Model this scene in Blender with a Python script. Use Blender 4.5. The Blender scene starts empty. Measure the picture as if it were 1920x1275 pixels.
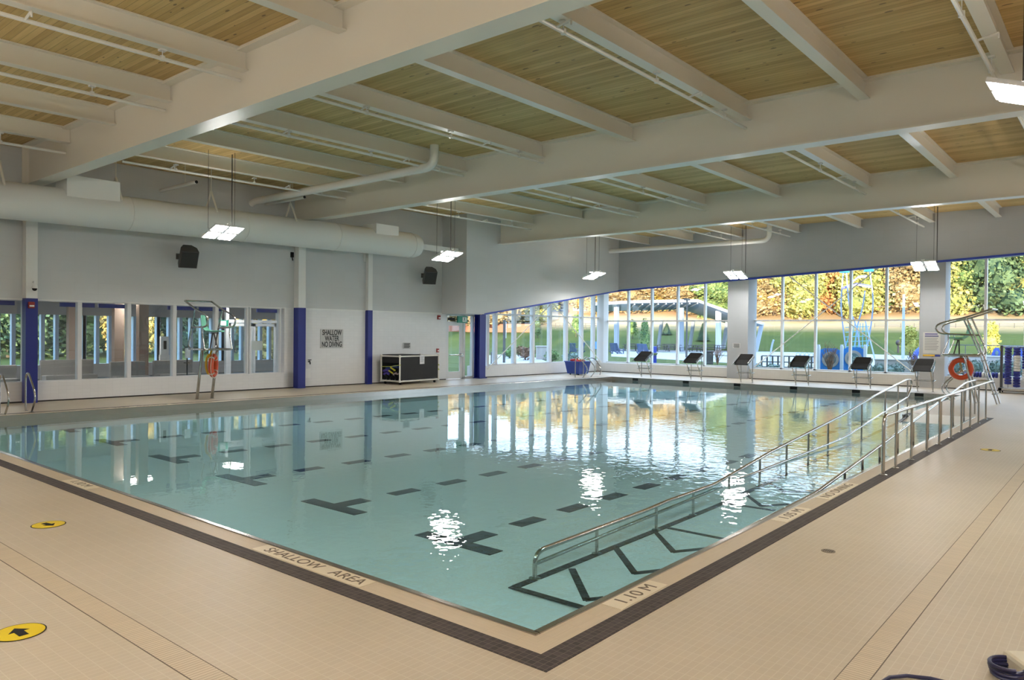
import bpy, bmesh, math, random
from mathutils import Vector, Matrix
random.seed(7)
S = bpy.context.scene
COL = S.collection
R = math.radians

# ------------------------------------------------------------ camera
CAM = Vector((-3.8991, -3.0488, 2.0))
FPX = 1392.02
_yaw, _pit, _rol = 0.697382, -0.009744, 0.009387
_f = Vector((math.cos(_yaw)*math.cos(_pit), math.sin(_yaw)*math.cos(_pit), math.sin(_pit)))
_r0 = Vector((math.sin(_yaw), -math.cos(_yaw), 0.0))
_u0 = _r0.cross(_f)
_r = _r0*math.cos(_rol) + _u0*math.sin(_rol)
_u = -_r0*math.sin(_rol) + _u0*math.cos(_rol)
cd = bpy.data.cameras.new('camera'); cam = bpy.data.objects.new('camera', cd); COL.objects.link(cam)
m3 = Matrix((_r, _u, -_f)).transposed()
cam.matrix_world = Matrix.Translation(CAM) @ m3.to_4x4()
cd.sensor_width = 36.0; cd.lens = 36.0*FPX/1920.0; cd.clip_start = 0.05; cd.clip_end = 1000
S.camera = cam

# ------------------------------------------------------------ world, sun, exposure
S.view_settings.view_transform = 'Standard'; S.view_settings.look = 'None'
S.view_settings.exposure = 0.30; S.view_settings.gamma = 1.0
S.view_settings.use_curve_mapping = False
cy = S.cycles
cy.use_denoising = True
try: cy.denoiser = 'OPENIMAGEDENOISE'
except Exception: pass
cy.max_bounces = 8; cy.diffuse_bounces = 4; cy.glossy_bounces = 4; cy.transmission_bounces = 4
cy.transparent_max_bounces = 16
cy.caustics_reflective = True; cy.caustics_refractive = False
cy.sample_clamp_indirect = 6.0; cy.sample_clamp_direct = 0.0
W = bpy.data.worlds.new('sky'); S.world = W; W.use_nodes = True
nt = W.node_tree; nt.nodes.clear()
wo = nt.nodes.new('ShaderNodeOutputWorld'); bg = nt.nodes.new('ShaderNodeBackground')
tc = nt.nodes.new('ShaderNodeTexCoord'); sx = nt.nodes.new('ShaderNodeSeparateXYZ'); rp = nt.nodes.new('ShaderNodeValToRGB')
nt.links.new(tc.outputs['Generated'], sx.inputs[0]); nt.links.new(sx.outputs['Z'], rp.inputs[0])
rp.color_ramp.elements[0].position = 0.0; rp.color_ramp.elements[0].color = (0.76, 0.87, 1.0, 1)
rp.color_ramp.elements[1].position = 0.75; rp.color_ramp.elements[1].color = (0.45, 0.66, 1.0, 1)
nt.links.new(rp.outputs[0], bg.inputs[0]); bg.inputs[1].default_value = 3.6
nt.links.new(bg.outputs[0], wo.inputs[0])
sd = bpy.data.lights.new('sun', 'SUN'); sun = bpy.data.objects.new('sun', sd); COL.objects.link(sun)
sd.energy = 13.5; sd.color = (1.0, 0.78, 0.52); sd.angle = R(0.6)
SUN_EL, SUN_AZ = R(3.7), R(24)
sun.rotation_euler = Vector((math.cos(SUN_AZ)*math.cos(SUN_EL), math.sin(SUN_AZ)*math.cos(SUN_EL), -math.sin(SUN_EL))).to_track_quat('-Z', 'Y').to_euler()
LAMP_EMIT = 98.0; UP_EMIT = 42.0

# ------------------------------------------------------------ sight-line surveying helpers
def ray(px, py):
    return _r*((px-960.0)/FPX) - _u*((py-637.5)/FPX) + _f
def at_z(px, py, z=0.0):
    d = ray(px, py); return CAM + d*((z-CAM.z)/d.z)
def at_x(px, py, x):
    d = ray(px, py); return CAM + d*((x-CAM.x)/d.x)
def at_y(px, py, y):
    d = ray(px, py); return CAM + d*((y-CAM.y)/d.y)
WA, WS = 19.95, -0.045                     # left wall face: y = WA + WS*x
def WY(x, off=0.0): return WA + WS*x + off
def at_l(px, py, off=0.0):
    d = ray(px, py); t = (WA+off+WS*CAM.x-CAM.y)/(d.y-WS*d.x); return CAM + d*t
def at_r(px, py, r):                       # point at horizontal range r
    d = ray(px, py); return CAM + d*(r/math.hypot(d.x, d.y))
def TY(y, x): return y*(1-0.0026*(x-2.95))

# ------------------------------------------------------------ object helpers
def tag(o, label=None, cat=None, group=None, kind=None):
    if label: o['label'] = label
    if cat: o['category'] = cat
    if group: o['group'] = group
    if kind: o['kind'] = kind
    return o
def empty(name, loc=(0,0,0), rz=0.0, label=None, cat=None, group=None, kind=None):
    o = bpy.data.objects.new(name, None); COL.objects.link(o); o.location = loc; o.rotation_euler = (0,0,rz)
    o.empty_display_size = 0.1
    return tag(o, label, cat, group, kind)
class MB:
    def __init__(s): s.bm = bmesh.new()
    def poly(s, pts):
        return s.bm.faces.new([s.bm.verts.new(p) for p in pts])
    def hexa(s, p):                        # 8 corners: bottom ring 0-3, top ring 4-7
        v = [s.bm.verts.new(q) for q in p]
        for f in ((3,2,1,0),(4,5,6,7),(0,1,5,4),(1,2,6,5),(2,3,7,6),(3,0,4,7)): s.bm.faces.new([v[i] for i in f])
        return s
    def box(s, x0,x1,y0,y1,z0,z1):
        return s.hexa([(x0,y0,z0),(x1,y0,z0),(x1,y1,z0),(x0,y1,z0),(x0,y0,z1),(x1,y0,z1),(x1,y1,z1),(x0,y1,z1)])
    def cbox(s, c, sz, rot=None):
        c = Vector(c); h = [q/2 for q in sz]; P = []
        for k in (-1,1):
            for (i,j) in ((-1,-1),(1,-1),(1,1),(-1,1)):
                q = Vector((i*h[0], j*h[1], k*h[2]))
                if rot is not None: q = rot @ q
                P.append(c+q)
        return s.hexa(P)
    def lbox(s, x0,x1,o0,o1,z0,z1):        # along the left wall
        return s.hexa([(x0,WY(x0,o0),z0),(x1,WY(x1,o0),z0),(x1,WY(x1,o1),z0),(x0,WY(x0,o1),z0),
                       (x0,WY(x0,o0),z1),(x1,WY(x1,o0),z1),(x1,WY(x1,o1),z1),(x0,WY(x0,o1),z1)])
    def slab(s, pts, z0, z1):
        b = [s.bm.verts.new((p[0],p[1],z0)) for p in pts]; t = [s.bm.verts.new((p[0],p[1],z1)) for p in pts]
        n = len(pts); s.bm.faces.new(t); s.bm.faces.new(b[::-1])
        for i in range(n): s.bm.faces.new([b[i], b[(i+1)%n], t[(i+1)%n], t[i]])
        return s
    def tube(s, pts, r, seg=8, closed=False, caps=True):
        P = [Vector(p) for p in pts]; n = len(P)
        rr = r if isinstance(r, (list,tuple)) else [r]*n
        rings = []; N = None
        for i in range(n):
            a = P[i-1] if (i > 0 or closed) else P[i]; b = P[(i+1)%n] if (i < n-1 or closed) else P[i]
            t = (b-a)
            if t.length < 1e-9: t = Vector((0,0,1))
            t.normalize()
            if N is None:
                up = Vector((0,0,1)) if abs(t.z) < .9 else Vector((1,0,0)); N = up - t*up.dot(t)
            else: N = N - t*N.dot(t)
            N.normalize(); B = t.cross(N)
            rings.append([s.bm.verts.new(P[i] + (N*math.cos(2*math.pi*k/seg) + B*math.sin(2*math.pi*k/seg))*rr[i]) for k in range(seg)])
        m = n if closed else n-1
        for i in range(m):
            A, Bq = rings[i], rings[(i+1)%n]
            for k in range(seg): s.bm.faces.new([A[k], A[(k+1)%seg], Bq[(k+1)%seg], Bq[k]])
        if caps and not closed:
            s.bm.faces.new(rings[0][::-1]); s.bm.faces.new(rings[-1])
        return s
    def lathe(s, prof, c=(0,0,0), seg=16, mat=None):
        c = Vector(c); rings = []
        for (r, z) in prof:
            ring = []
            for k in range(seg):
                a = 2*math.pi*k/seg; q = Vector((r*math.cos(a), r*math.sin(a), z))
                if mat is not None: q = mat @ q
                ring.append(s.bm.verts.new(c+q))
            rings.append(ring)
        for i in range(len(rings)-1):
            for k in range(seg): s.bm.faces.new([rings[i][k], rings[i][(k+1)%seg], rings[i+1][(k+1)%seg], rings[i+1][k]])
        s.bm.faces.new(rings[0][::-1]); s.bm.faces.new(rings[-1])
        return s
    def ball(s, c, r, sub=2, jit=0.0):
        c = Vector(c); rr = r if isinstance(r,(tuple,list)) else (r,r,r)
        d = bmesh.ops.create_icosphere(s.bm, subdivisions=sub, radius=1.0)
        for v in d['verts']:
            k = 1+random.uniform(-jit,jit)
            v.co = c + Vector((v.co.x*rr[0]*k, v.co.y*rr[1]*k, v.co.z*rr[2]*k))
        return s
    def extr(s, prof, a, b, axis):         # polygon prof (2D) swept between a and b along axis
        def q(p, t): return {'x':(t,p[0],p[1]), 'y':(p[0],t,p[1]), 'z':(p[0],p[1],t)}[axis]
        A = [s.bm.verts.new(q(p,a)) for p in prof]; B = [s.bm.verts.new(q(p,b)) for p in prof]; n = len(prof)
        for i in range(n): s.bm.faces.new([A[i],A[(i+1)%n],B[(i+1)%n],B[i]])
        s.bm.faces.new(A[::-1]); s.bm.faces.new(B); return s
    def mesh(s, name, smooth=False):
        bmesh.ops.recalc_face_normals(s.bm, faces=s.bm.faces)
        me = bpy.data.meshes.new(name); s.bm.to_mesh(me); s.bm.free()
        if smooth:
            me.polygons.foreach_set('use_smooth', [True]*len(me.polygons))
            try: me.set_sharp_from_angle(angle=R(40))
            except Exception: pass
        return me
    def build(s, name, mat, parent=None, smooth=False, loc=None, bevel=0.0):
        me = s.mesh(name, smooth); o = bpy.data.objects.new(name, me); COL.objects.link(o)
        me.materials.append(mat)
        if parent is not None: o.parent = parent
        if loc is not None: o.location = loc
        if bevel:
            b = o.modifiers.new('edge', 'BEVEL'); b.width = bevel; b.segments = 2; b.limit_method = 'ANGLE'
        return o
def copy_tree(o, parent=None):
    c = o.copy(); COL.objects.link(c)
    if parent is not None: c.parent = parent
    for ch in list(KIDS.get(o.name, [])) or [q for q in o.children]: copy_tree(ch, c)
    return c
KIDS = {}
def arc(pts, n=5, rad=0.1):                # round the corners of a polyline
    P = [Vector(p) for p in pts]; out = [P[0]]
    for i in range(1, len(P)-1):
        a, b, c = P[i-1], P[i], P[i+1]
        d1 = min(rad, (a-b).length*.48); d2 = min(rad, (c-b).length*.48)
        p0 = b+(a-b).normalized()*d1; p2 = b+(c-b).normalized()*d2
        for k in range(n+1):
            t = k/n; out.append(p0*(1-t)**2 + b*2*t*(1-t) + p2*t*t)
    out.append(P[-1]); return out

# ------------------------------------------------------------ materials
def mat(name, col, rough=0.5, metal=0.0, spec=0.5, noise=0.0, nscale=8.0, bump=0.0, coat=0.0):
    m = bpy.data.materials.new(name); m.use_nodes = True
    b = m.node_tree.nodes['Principled BSDF']
    b.inputs['Base Color'].default_value = (*col, 1); b.inputs['Roughness'].default_value = rough
    b.inputs['Metallic'].default_value = metal; b.inputs['Specular IOR Level'].default_value = spec
    b.inputs['Coat Weight'].default_value = coat
    if noise or bump:
        n = m.node_tree
        tcn = n.nodes.new('ShaderNodeTexCoord'); no = n.nodes.new('ShaderNodeTexNoise'); no.inputs['Scale'].default_value = nscale
        no.inputs['Detail'].default_value = 4
        n.links.new(tcn.outputs['Object'], no.inputs['Vector'])
        if noise:
            mx = n.nodes.new('ShaderNodeMixRGB'); mx.blend_type = 'MIX'
            mx.inputs[1].default_value = (*[c*(1-noise) for c in col], 1); mx.inputs[2].default_value = (*[min(1,c*(1+noise)) for c in col], 1)
            n.links.new(no.outputs['Fac'], mx.inputs[0]); n.links.new(mx.outputs[0], b.inputs['Base Color'])
        if bump:
            bp = n.nodes.new('ShaderNodeBump'); bp.inputs['Strength'].default_value = bump; bp.inputs['Distance'].default_value = 0.02
            n.links.new(no.outputs['Fac'], bp.inputs['Height']); n.links.new(bp.outputs[0], b.inputs['Normal'])
    return m
def emis(name, col, st):
    m = bpy.data.materials.new(name); m.use_nodes = True; n = m.node_tree; n.nodes.clear()
    o = n.nodes.new('ShaderNodeOutputMaterial'); e = n.nodes.new('ShaderNodeEmission')
    e.inputs[0].default_value = (*col,1); e.inputs[1].default_value = st; n.links.new(e.outputs[0], o.inputs[0]); return m
def tile(name, col, grout, w, h, gw=0.004, rough=0.35, plane='xy', var=0.04, offset=0.0, spec=0.5, stain=0.0):
    m = bpy.data.materials.new(name); m.use_nodes = True; n = m.node_tree; b = n.nodes['Principled BSDF']
    g = n.nodes.new('ShaderNodeNewGeometry'); sp = n.nodes.new('ShaderNodeSeparateXYZ'); cb = n.nodes.new('ShaderNodeCombineXYZ')
    n.links.new(g.outputs['Position'], sp.inputs[0])
    n.links.new(sp.outputs[plane[0].upper()], cb.inputs[0]); n.links.new(sp.outputs[plane[1].upper()], cb.inputs[1])
    br = n.nodes.new('ShaderNodeTexBrick'); br.offset = offset; br.squash = 1.0
    n.links.new(cb.outputs[0], br.inputs['Vector'])
    br.inputs['Color1'].default_value = (*[c*(1-var) for c in col],1); br.inputs['Color2'].default_value = (*[min(1,c*(1+var)) for c in col],1)
    br.inputs['Mortar'].default_value = (*grout,1); br.inputs['Scale'].default_value = 1.0
    br.inputs['Brick Width'].default_value = w; br.inputs['Row Height'].default_value = h
    br.inputs['Mortar Size'].default_value = gw; br.inputs['Mortar Smooth'].default_value = 0.3
    last = br.outputs['Color']
    if stain:
        no = n.nodes.new('ShaderNodeTexNoise'); no.inputs['Scale'].default_value = 0.7; no.inputs['Detail'].default_value = 6
        n.links.new(cb.outputs[0], no.inputs['Vector'])
        rr = n.nodes.new('ShaderNodeValToRGB'); rr.color_ramp.elements[0].position = .35; rr.color_ramp.elements[1].position = .7
        rr.color_ramp.elements[0].color = (1-stain,1-stain,1-stain*1.3,1); rr.color_ramp.elements[1].color = (1,1,1,1)
        n.links.new(no.outputs['Fac'], rr.inputs[0])
        mx = n.nodes.new('ShaderNodeMixRGB'); mx.blend_type = 'MULTIPLY'; mx.inputs[0].default_value = 1
        n.links.new(last, mx.inputs[1]); n.links.new(rr.outputs[0], mx.inputs[2]); last = mx.outputs[0]
    n.links.new(last, b.inputs['Base Color']); b.inputs['Roughness'].default_value = rough; b.inputs['Specular IOR Level'].default_value = spec
    return m
def schlick(n, r0, normal=None):
    g = n.nodes.new('ShaderNodeNewGeometry'); dt = n.nodes.new('ShaderNodeVectorMath'); dt.operation = 'DOT_PRODUCT'
    n.links.new(g.outputs['Incoming'], dt.inputs[0]); n.links.new(normal if normal is not None else g.outputs['Normal'], dt.inputs[1])
    def m_(op,a,b_):
        q = n.nodes.new('ShaderNodeMath'); q.operation = op; q.use_clamp = (op == 'SUBTRACT')
        for i,v in enumerate((a,b_)):
            if v is None: continue
            if isinstance(v,(int,float)): q.inputs[i].default_value = v
            else: n.links.new(v,q.inputs[i])
        return q.outputs[0]
    c = m_('ABSOLUTE', dt.outputs['Value'], None)
    return m_('ADD', m_('MULTIPLY', m_('POWER', m_('SUBTRACT', 1.0, c), 5.0), 1-r0), r0)
def glass_mat(name, tint=(0.93,0.97,0.98), refl=0.07):
    m = bpy.data.materials.new(name); m.use_nodes = True; n = m.node_tree; n.nodes.clear()
    o = n.nodes.new('ShaderNodeOutputMaterial'); t = n.nodes.new('ShaderNodeBsdfTransparent'); gl = n.nodes.new('ShaderNodeBsdfGlossy')
    t.inputs[0].default_value = (*tint,1); gl.inputs['Roughness'].default_value = 0.0; gl.inputs[0].default_value = (1,1,1,1)
    mx = n.nodes.new('ShaderNodeMixShader'); n.links.new(schlick(n, 0.035), mx.inputs[0]); n.links.new(t.outputs[0], mx.inputs[1]); n.links.new(gl.outputs[0], mx.inputs[2])
    n.links.new(mx.outputs[0], o.inputs[0]); return m

M = {}
M['deck'] = tile('deck_tile', (0.545,0.463,0.355), (0.61,0.54,0.43), 0.1, 0.05, 0.003, 0.44, var=0.02, stain=0.08)
M['deckdark'] = tile('band_tile', (0.062,0.052,0.052), (0.15,0.125,0.105), 0.05, 0.05, 0.0022, 0.6, var=0.2, spec=0.2)
M['coping'] = tile('coping_tile', (0.58,0.485,0.355), (0.50,0.41,0.29), 0.25, 0.0125, 0.0016, 0.45)
M['copingx'] = tile('coping_tile_cross', (0.58,0.485,0.355), (0.50,0.41,0.29), 0.0125, 0.25, 0.0016, 0.45)
M['plate'] = mat('coping_plate', (0.75,0.66,0.50), 0.4)
M['drain'] = tile('drain_slat_x', (0.57,0.47,0.335), (0.30,0.24,0.17), 0.03, 0.5, 0.003, 0.45)
M['drainy'] = tile('drain_slat_y', (0.57,0.47,0.335), (0.30,0.24,0.17), 0.5, 0.03, 0.003, 0.45)
M['seam'] = mat('drain_seam', (0.16,0.13,0.10), 0.7)
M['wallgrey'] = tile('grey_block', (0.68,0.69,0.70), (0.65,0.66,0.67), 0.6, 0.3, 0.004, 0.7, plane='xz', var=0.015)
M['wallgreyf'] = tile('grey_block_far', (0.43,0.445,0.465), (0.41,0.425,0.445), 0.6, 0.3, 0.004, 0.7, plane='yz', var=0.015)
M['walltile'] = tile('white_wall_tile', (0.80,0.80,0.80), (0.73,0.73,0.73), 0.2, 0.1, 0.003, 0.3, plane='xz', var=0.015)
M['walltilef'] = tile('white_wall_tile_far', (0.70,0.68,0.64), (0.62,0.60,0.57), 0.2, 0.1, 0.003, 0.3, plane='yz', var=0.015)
M['steel'] = mat('white_painted_steel', (0.84,0.80,0.71), 0.30, spec=0.6)
M['pipe'] = mat('white_pipe', (0.82,0.80,0.76), 0.22)
M['duct'] = mat('white_fabric_duct', (0.84,0.84,0.82), 0.55)
M['white'] = mat('white_paint', (0.90,0.90,0.88), 0.4)
M['frame'] = mat('white_window_frame', (0.74,0.75,0.76), 0.35)
M['blue'] = mat('blue_paint', (0.012,0.022,0.22), 0.4)
M['bluetrim'] = mat('blue_trim', (0.03,0.06,0.42), 0.4)
M['dark'] = mat('dark_gap', (0.03,0.027,0.025), 0.8)
M['black'] = mat('black_plastic', (0.016,0.016,0.016), 0.75, spec=0.2)
M['blackfab'] = mat('black_fabric', (0.016,0.015,0.015), 0.75, noise=0.3, nscale=3)
M['chrome'] = mat('stainless_steel', (0.52,0.51,0.49), 0.20, metal=1.0)
M['gutter'] = mat('gutter_steel', (0.50,0.46,0.42), 0.22, metal=1.0)
M['grey'] = mat('speaker_grey', (0.085,0.082,0.078), 0.6)
M['grey2'] = mat('speaker_grille', (0.038,0.037,0.036), 0.7)
M['cable'] = mat('cable_black', (0.02,0.02,0.022), 0.5)
M['lamp'] = emis('lamp_led', (1.0,0.97,0.93), LAMP_EMIT)
M['uplight'] = emis('added_up_led', (1.0,0.92,0.80), UP_EMIT)  # glow for the upward panels added to brighten the roof
M['fixture'] = mat('lamp_housing', (0.85,0.85,0.85), 0.5)
M['seatgreen'] = mat('mint_plastic', (0.20,0.56,0.40), 0.35)
M['buoy'] = mat('orange_buoy', (0.68,0.085,0.025), 0.45)
M['buoyw'] = mat('white_buoy_band', (0.75,0.70,0.62), 0.5)
M['rope'] = mat('yellow_rope', (0.70,0.42,0.03), 0.7)
M['red'] = mat('red_plastic', (0.30,0.02,0.015), 0.4)
M['signplate'] = mat('sign_silver', (0.56,0.56,0.55), 0.5)
M['ink'] = mat('sign_ink', (0.035,0.035,0.035), 0.6)
M['inkgold'] = mat('coping_ink', (0.16,0.12,0.08), 0.6)
M['inkblue'] = mat('sign_ink_blue', (0.07,0.07,0.28), 0.6)
M['board'] = mat('sign_board', (0.62,0.61,0.58), 0.4)
M['yellow'] = mat('sticker_yellow', (0.72,0.53,0.01), 0.5)
M['green'] = mat('exit_green', (0.0,0.24,0.15), 0.4)
M['glass'] = glass_mat('window_glass')
M['paper'] = mat('paper', (0.72,0.72,0.74), 0.7)
M['pvc'] = mat('white_pvc', (0.78,0.76,0.70), 0.35)
M['bluetub'] = mat('blue_tub', (0.018,0.05,0.26), 0.4)
M['redcloth'] = mat('red_cloth', (0.48,0.02,0.03), 0.7)
M['floatblue'] = mat('float_blue', (0.014,0.02,0.22), 0.4)
M['floatwhite'] = mat('float_white', (0.72,0.72,0.70), 0.4)
M['hose'] = mat('navy_hose', (0.012,0.012,0.055), 0.4)
# wood deck of the roof
def wood_deck():
    m = bpy.data.materials.new('timber_roof_deck'); m.use_nodes = True; n = m.node_tree; b = n.nodes['Principled BSDF']
    g = n.nodes.new('ShaderNodeNewGeometry'); sp = n.nodes.new('ShaderNodeSeparateXYZ'); n.links.new(g.outputs['Position'], sp.inputs[0])
    def math_(op, a, bb=None):
        q = n.nodes.new('ShaderNodeMath'); q.operation = op
        for i, v in enumerate((a, bb)):
            if v is None: continue
            if isinstance(v, (int,float)): q.inputs[i].default_value = v
            else: n.links.new(v, q.inputs[i])
        return q.outputs[0]
    px = math_('DIVIDE', sp.outputs['X'], 0.115); idx = math_('FLOOR', px); fr = math_('FRACT', px)
    wn = n.nodes.new('ShaderNodeTexWhiteNoise'); wn.noise_dimensions = '1D'; n.links.new(idx, wn.inputs['W'])
    cb = n.nodes.new('ShaderNodeCombineXYZ'); n.links.new(math_('MULTIPLY', sp.outputs['X'], 18.0), cb.inputs[0])
    yo = math_('ADD', sp.outputs['Y'], math_('MULTIPLY', wn.outputs['Value'], 60.0)); n.links.new(math_('MULTIPLY', yo, 1.3), cb.inputs[1])
    no = n.nodes.new('ShaderNodeTexNoise'); no.inputs['Scale'].default_value = 1.0; no.inputs['Detail'].default_value = 5; n.links.new(cb.outputs[0], no.inputs['Vector'])
    r1 = n.nodes.new('ShaderNodeValToRGB'); e = r1.color_ramp.elements
    e[0].position = .25; e[0].color = (0.47,0.30,0.105,1); e[1].position = .8; e[1].color = (0.72,0.52,0.225,1)
    n.links.new(math_('ADD', math_('MULTIPLY', no.outputs['Fac'], .6), math_('MULTIPLY', wn.outputs['Value'], .4)), r1.inputs[0])
    # knots
    cb2 = n.nodes.new('ShaderNodeCombineXYZ'); n.links.new(math_('MULTIPLY', sp.outputs['X'], 8.7), cb2.inputs[0]); n.links.new(math_('MULTIPLY', yo, 3.2), cb2.inputs[1])
    vo = n.nodes.new('ShaderNodeTexVoronoi'); vo.inputs['Scale'].default_value = 1.0; n.links.new(cb2.outputs[0], vo.inputs['Vector'])
    vs = n.nodes.new('ShaderNodeSeparateColor'); n.links.new(vo.outputs['Color'], vs.inputs[0])
    kn = math_('MULTIPLY', math_('LESS_THAN', vo.outputs['Distance'], math_('MULTIPLY', vs.outputs[0], 0.24)), math_('GREATER_THAN', vs.outputs[1], 0.55))
    gr = math_('LESS_THAN', fr, 0.06)
    dk = math_('MAXIMUM', math_('MULTIPLY', kn, 0.7), math_('MULTIPLY', gr, 0.55))
    mx = n.nodes.new('ShaderNodeMixRGB'); n.links.new(dk, mx.inputs[0]); n.links.new(r1.outputs[0], mx.inputs[1]); mx.inputs[2].default_value = (0.07,0.04,0.018,1)
    n.links.new(mx.outputs[0], b.inputs['Base Color']); b.inputs['Roughness'].default_value = 0.55
    return m
M['wood'] = wood_deck()
def water_mat():
    m = bpy.data.materials.new('pool_water'); m.use_nodes = True; n = m.node_tree; n.nodes.clear()
    o = n.nodes.new('ShaderNodeOutputMaterial'); t = n.nodes.new('ShaderNodeBsdfTransparent'); gl = n.nodes.new('ShaderNodeBsdfGlossy')
    t.inputs[0].default_value = (0.66,0.905,0.97,1); gl.inputs['Roughness'].default_value = 0.0
    g = n.nodes.new('ShaderNodeNewGeometry'); sp = n.nodes.new('ShaderNodeSeparateXYZ'); n.links.new(g.outputs['Position'], sp.inputs[0])
    def mp(sc):
        a = n.nodes.new('ShaderNodeMapping'); a.inputs['Scale'].default_value = sc; n.links.new(g.outputs['Position'], a.inputs['Vector']); return a.outputs[0]
    n1 = n.nodes.new('ShaderNodeTexNoise'); n1.inputs['Scale'].default_value = 1.0; n1.inputs['Detail'].default_value = 2.5; n.links.new(mp((5.5,5.5,1)), n1.inputs['Vector'])
    n2 = n.nodes.new('ShaderNodeTexNoise'); n2.inputs['Scale'].default_value = 1.0; n2.inputs['Detail'].default_value = 2.0; n.links.new(mp((0.9,0.9,1)), n2.inputs['Vector'])
    # choppier beside the ramp (small y), calm toward the left wall
    mr = n.nodes.new('ShaderNodeMapRange'); mr.inputs['From Min'].default_value = 1.0; mr.inputs['From Max'].default_value = 7.5
    mr.inputs['To Min'].default_value = 1.0; mr.inputs['To Max'].default_value = 0.10; n.links.new(sp.outputs['Y'], mr.inputs['Value'])
    ml = n.nodes.new('ShaderNodeMath'); ml.operation = 'MULTIPLY'; n.links.new(n1.outputs['Fac'], ml.inputs[0]); n.links.new(mr.outputs[0], ml.inputs[1])
    ma = n.nodes.new('ShaderNodeMath'); ma.operation = 'MULTIPLY_ADD'; n.links.new(n2.outputs['Fac'], ma.inputs[0]); ma.inputs[1].default_value = 0.35; n.links.new(ml.outputs[0], ma.inputs[2])
    bp = n.nodes.new('ShaderNodeBump'); bp.inputs['Strength'].default_value = 0.5; bp.inputs['Distance'].default_value = 0.012; n.links.new(ma.outputs[0], bp.inputs['Height'])
    n.links.new(bp.outputs[0], gl.inputs['Normal'])
    mx = n.nodes.new('ShaderNodeMixShader'); n.links.new(schlick(n, 0.02, bp.outputs[0]), mx.inputs[0]); n.links.new(t.outputs[0], mx.inputs[1]); n.links.new(gl.outputs[0], mx.inputs[2])
    n.links.new(mx.outputs[0], o.inputs[0]); return m
M['water'] = water_mat()
M['basin'] = tile('basin_tile', (0.84,0.85,0.82), (0.79,0.80,0.77), 0.3, 0.3, 0.004, 0.5, var=0.01)
M['lane'] = mat('lane_tile_black', (0.016,0.014,0.018), 0.5)
def text(name, body, mtl, size, loc, xdir, ydir, parent=None, ext=0.002, align='CENTER', sx=1.0, bold=0.0):
    cu = bpy.data.curves.new(name, 'FONT'); cu.body = body; cu.size = size; cu.extrude = ext; cu.align_x = align; cu.align_y = 'CENTER'; cu.offset = bold
    tmp = bpy.data.objects.new(name, cu); COL.objects.link(tmp)
    me = bpy.data.meshes.new_from_object(tmp, depsgraph=bpy.context.evaluated_depsgraph_get()); bpy.data.objects.remove(tmp); bpy.data.curves.remove(cu)
    me.name = name; me.materials.clear(); me.materials.append(mtl); o = bpy.data.objects.new(name, me); COL.objects.link(o)
    X = Vector(xdir).normalized(); Y = Vector(ydir).normalized(); Z = X.cross(Y)
    mw = Matrix((X*sx, Y, Z)).transposed().to_4x4(); mw.translation = Vector(loc)
    if parent is not None:
        o.parent = parent; o.matrix_parent_inverse = Matrix.Identity(4)
        pm = Matrix.Translation(parent.location) @ parent.rotation_euler.to_matrix().to_4x4()
        o.matrix_basis = pm.inverted() @ mw
    else: o.matrix_basis = mw
    return o
# ============================================================ THE HALL
XB, YR = -7.0, -10.0                       # back wall, right wall
XF, XG = 29.0, 29.6                        # low far wall face, far glazing
ZD = 6.82                                  # underside of the roof deck
PX1, RY, RX = 25.5, 1.45, 17.7             # far pool edge, ramp width, ramp head
def PY(x): return 16.75-0.047*x            # pool edge along the left wall
ZW, ZB = -0.13, -0.42                      # water level, pool bottom
# deck
b = MB()
b.box(XB,-0.0,YR,20.4,-0.32,0); b.box(0,RX,YR,0,-0.32,0); b.box(RX,XG,YR,RY,-0.32,0)
b.slab([(PX1,RY),(XG,RY),(XG,20.4),(PX1,20.4)],-0.32,0); b.slab([(0,PY(0)),(PX1,PY(PX1)),(PX1,20.4),(0,20.4)],-0.32,0)
tag(b.build('floor', M['deck']), 'beige mosaic tiled pool deck', 'floor', kind='structure')
# coping strips and the dark band
b = MB(); b.slab([(0,0.0),(0,PY(0)+.26),(-0.25,PY(0)+.26),(-0.25,-0.25)],0,0.004)
tag(b.build('trim_1', M['copingx']), 'ribbed beige coping along the near left pool edge', 'coping', kind='structure')
b = MB(); b.slab([(0,0),(-0.25,-0.25),(RX,-0.25),(RX,0)],0,0.004)
tag(b.build('trim_2', M['coping']), 'ribbed beige coping along the near right pool edge beside the ramp', 'coping', kind='structure')
b = MB(); b.slab([(0,PY(0)),(PX1,PY(PX1)),(PX1,PY(PX1)+.26),(0,PY(0)+.26)],0,0.004); b.slab([(PX1,RY),(PX1+.26,RY),(PX1+.26,PY(PX1)+.26),(PX1,PY(PX1)+.26)],0,0.004)
b.slab([(RX,RY-.26),(PX1+.26,RY-.26),(PX1+.26,RY),(RX,RY)],0,0.0041)
tag(b.build('trim_3', M['coping']), 'ribbed beige coping around the far side of the pool', 'coping', kind='structure')
b = MB(); b.slab([(-0.25,-0.25),(-0.25,PY(0)+.26),(-0.42,PY(0)+.43),(-0.42,-0.42)],0,0.005); b.slab([(-0.25,-0.25),(-0.42,-0.42),(RX+.1,-0.42),(RX+.1,-0.25)],0,0.005)
b.slab([(-0.25,PY(0)+.26),(PX1+.3,PY(PX1)+.26),(PX1+.3,PY(PX1)+.40),(-0.42,PY(0)+.42)],0,0.005)
tag(b.build('trim_4', M['deckdark']), 'dark brown mosaic warning band around the pool', 'tile band', kind='structure')
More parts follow.
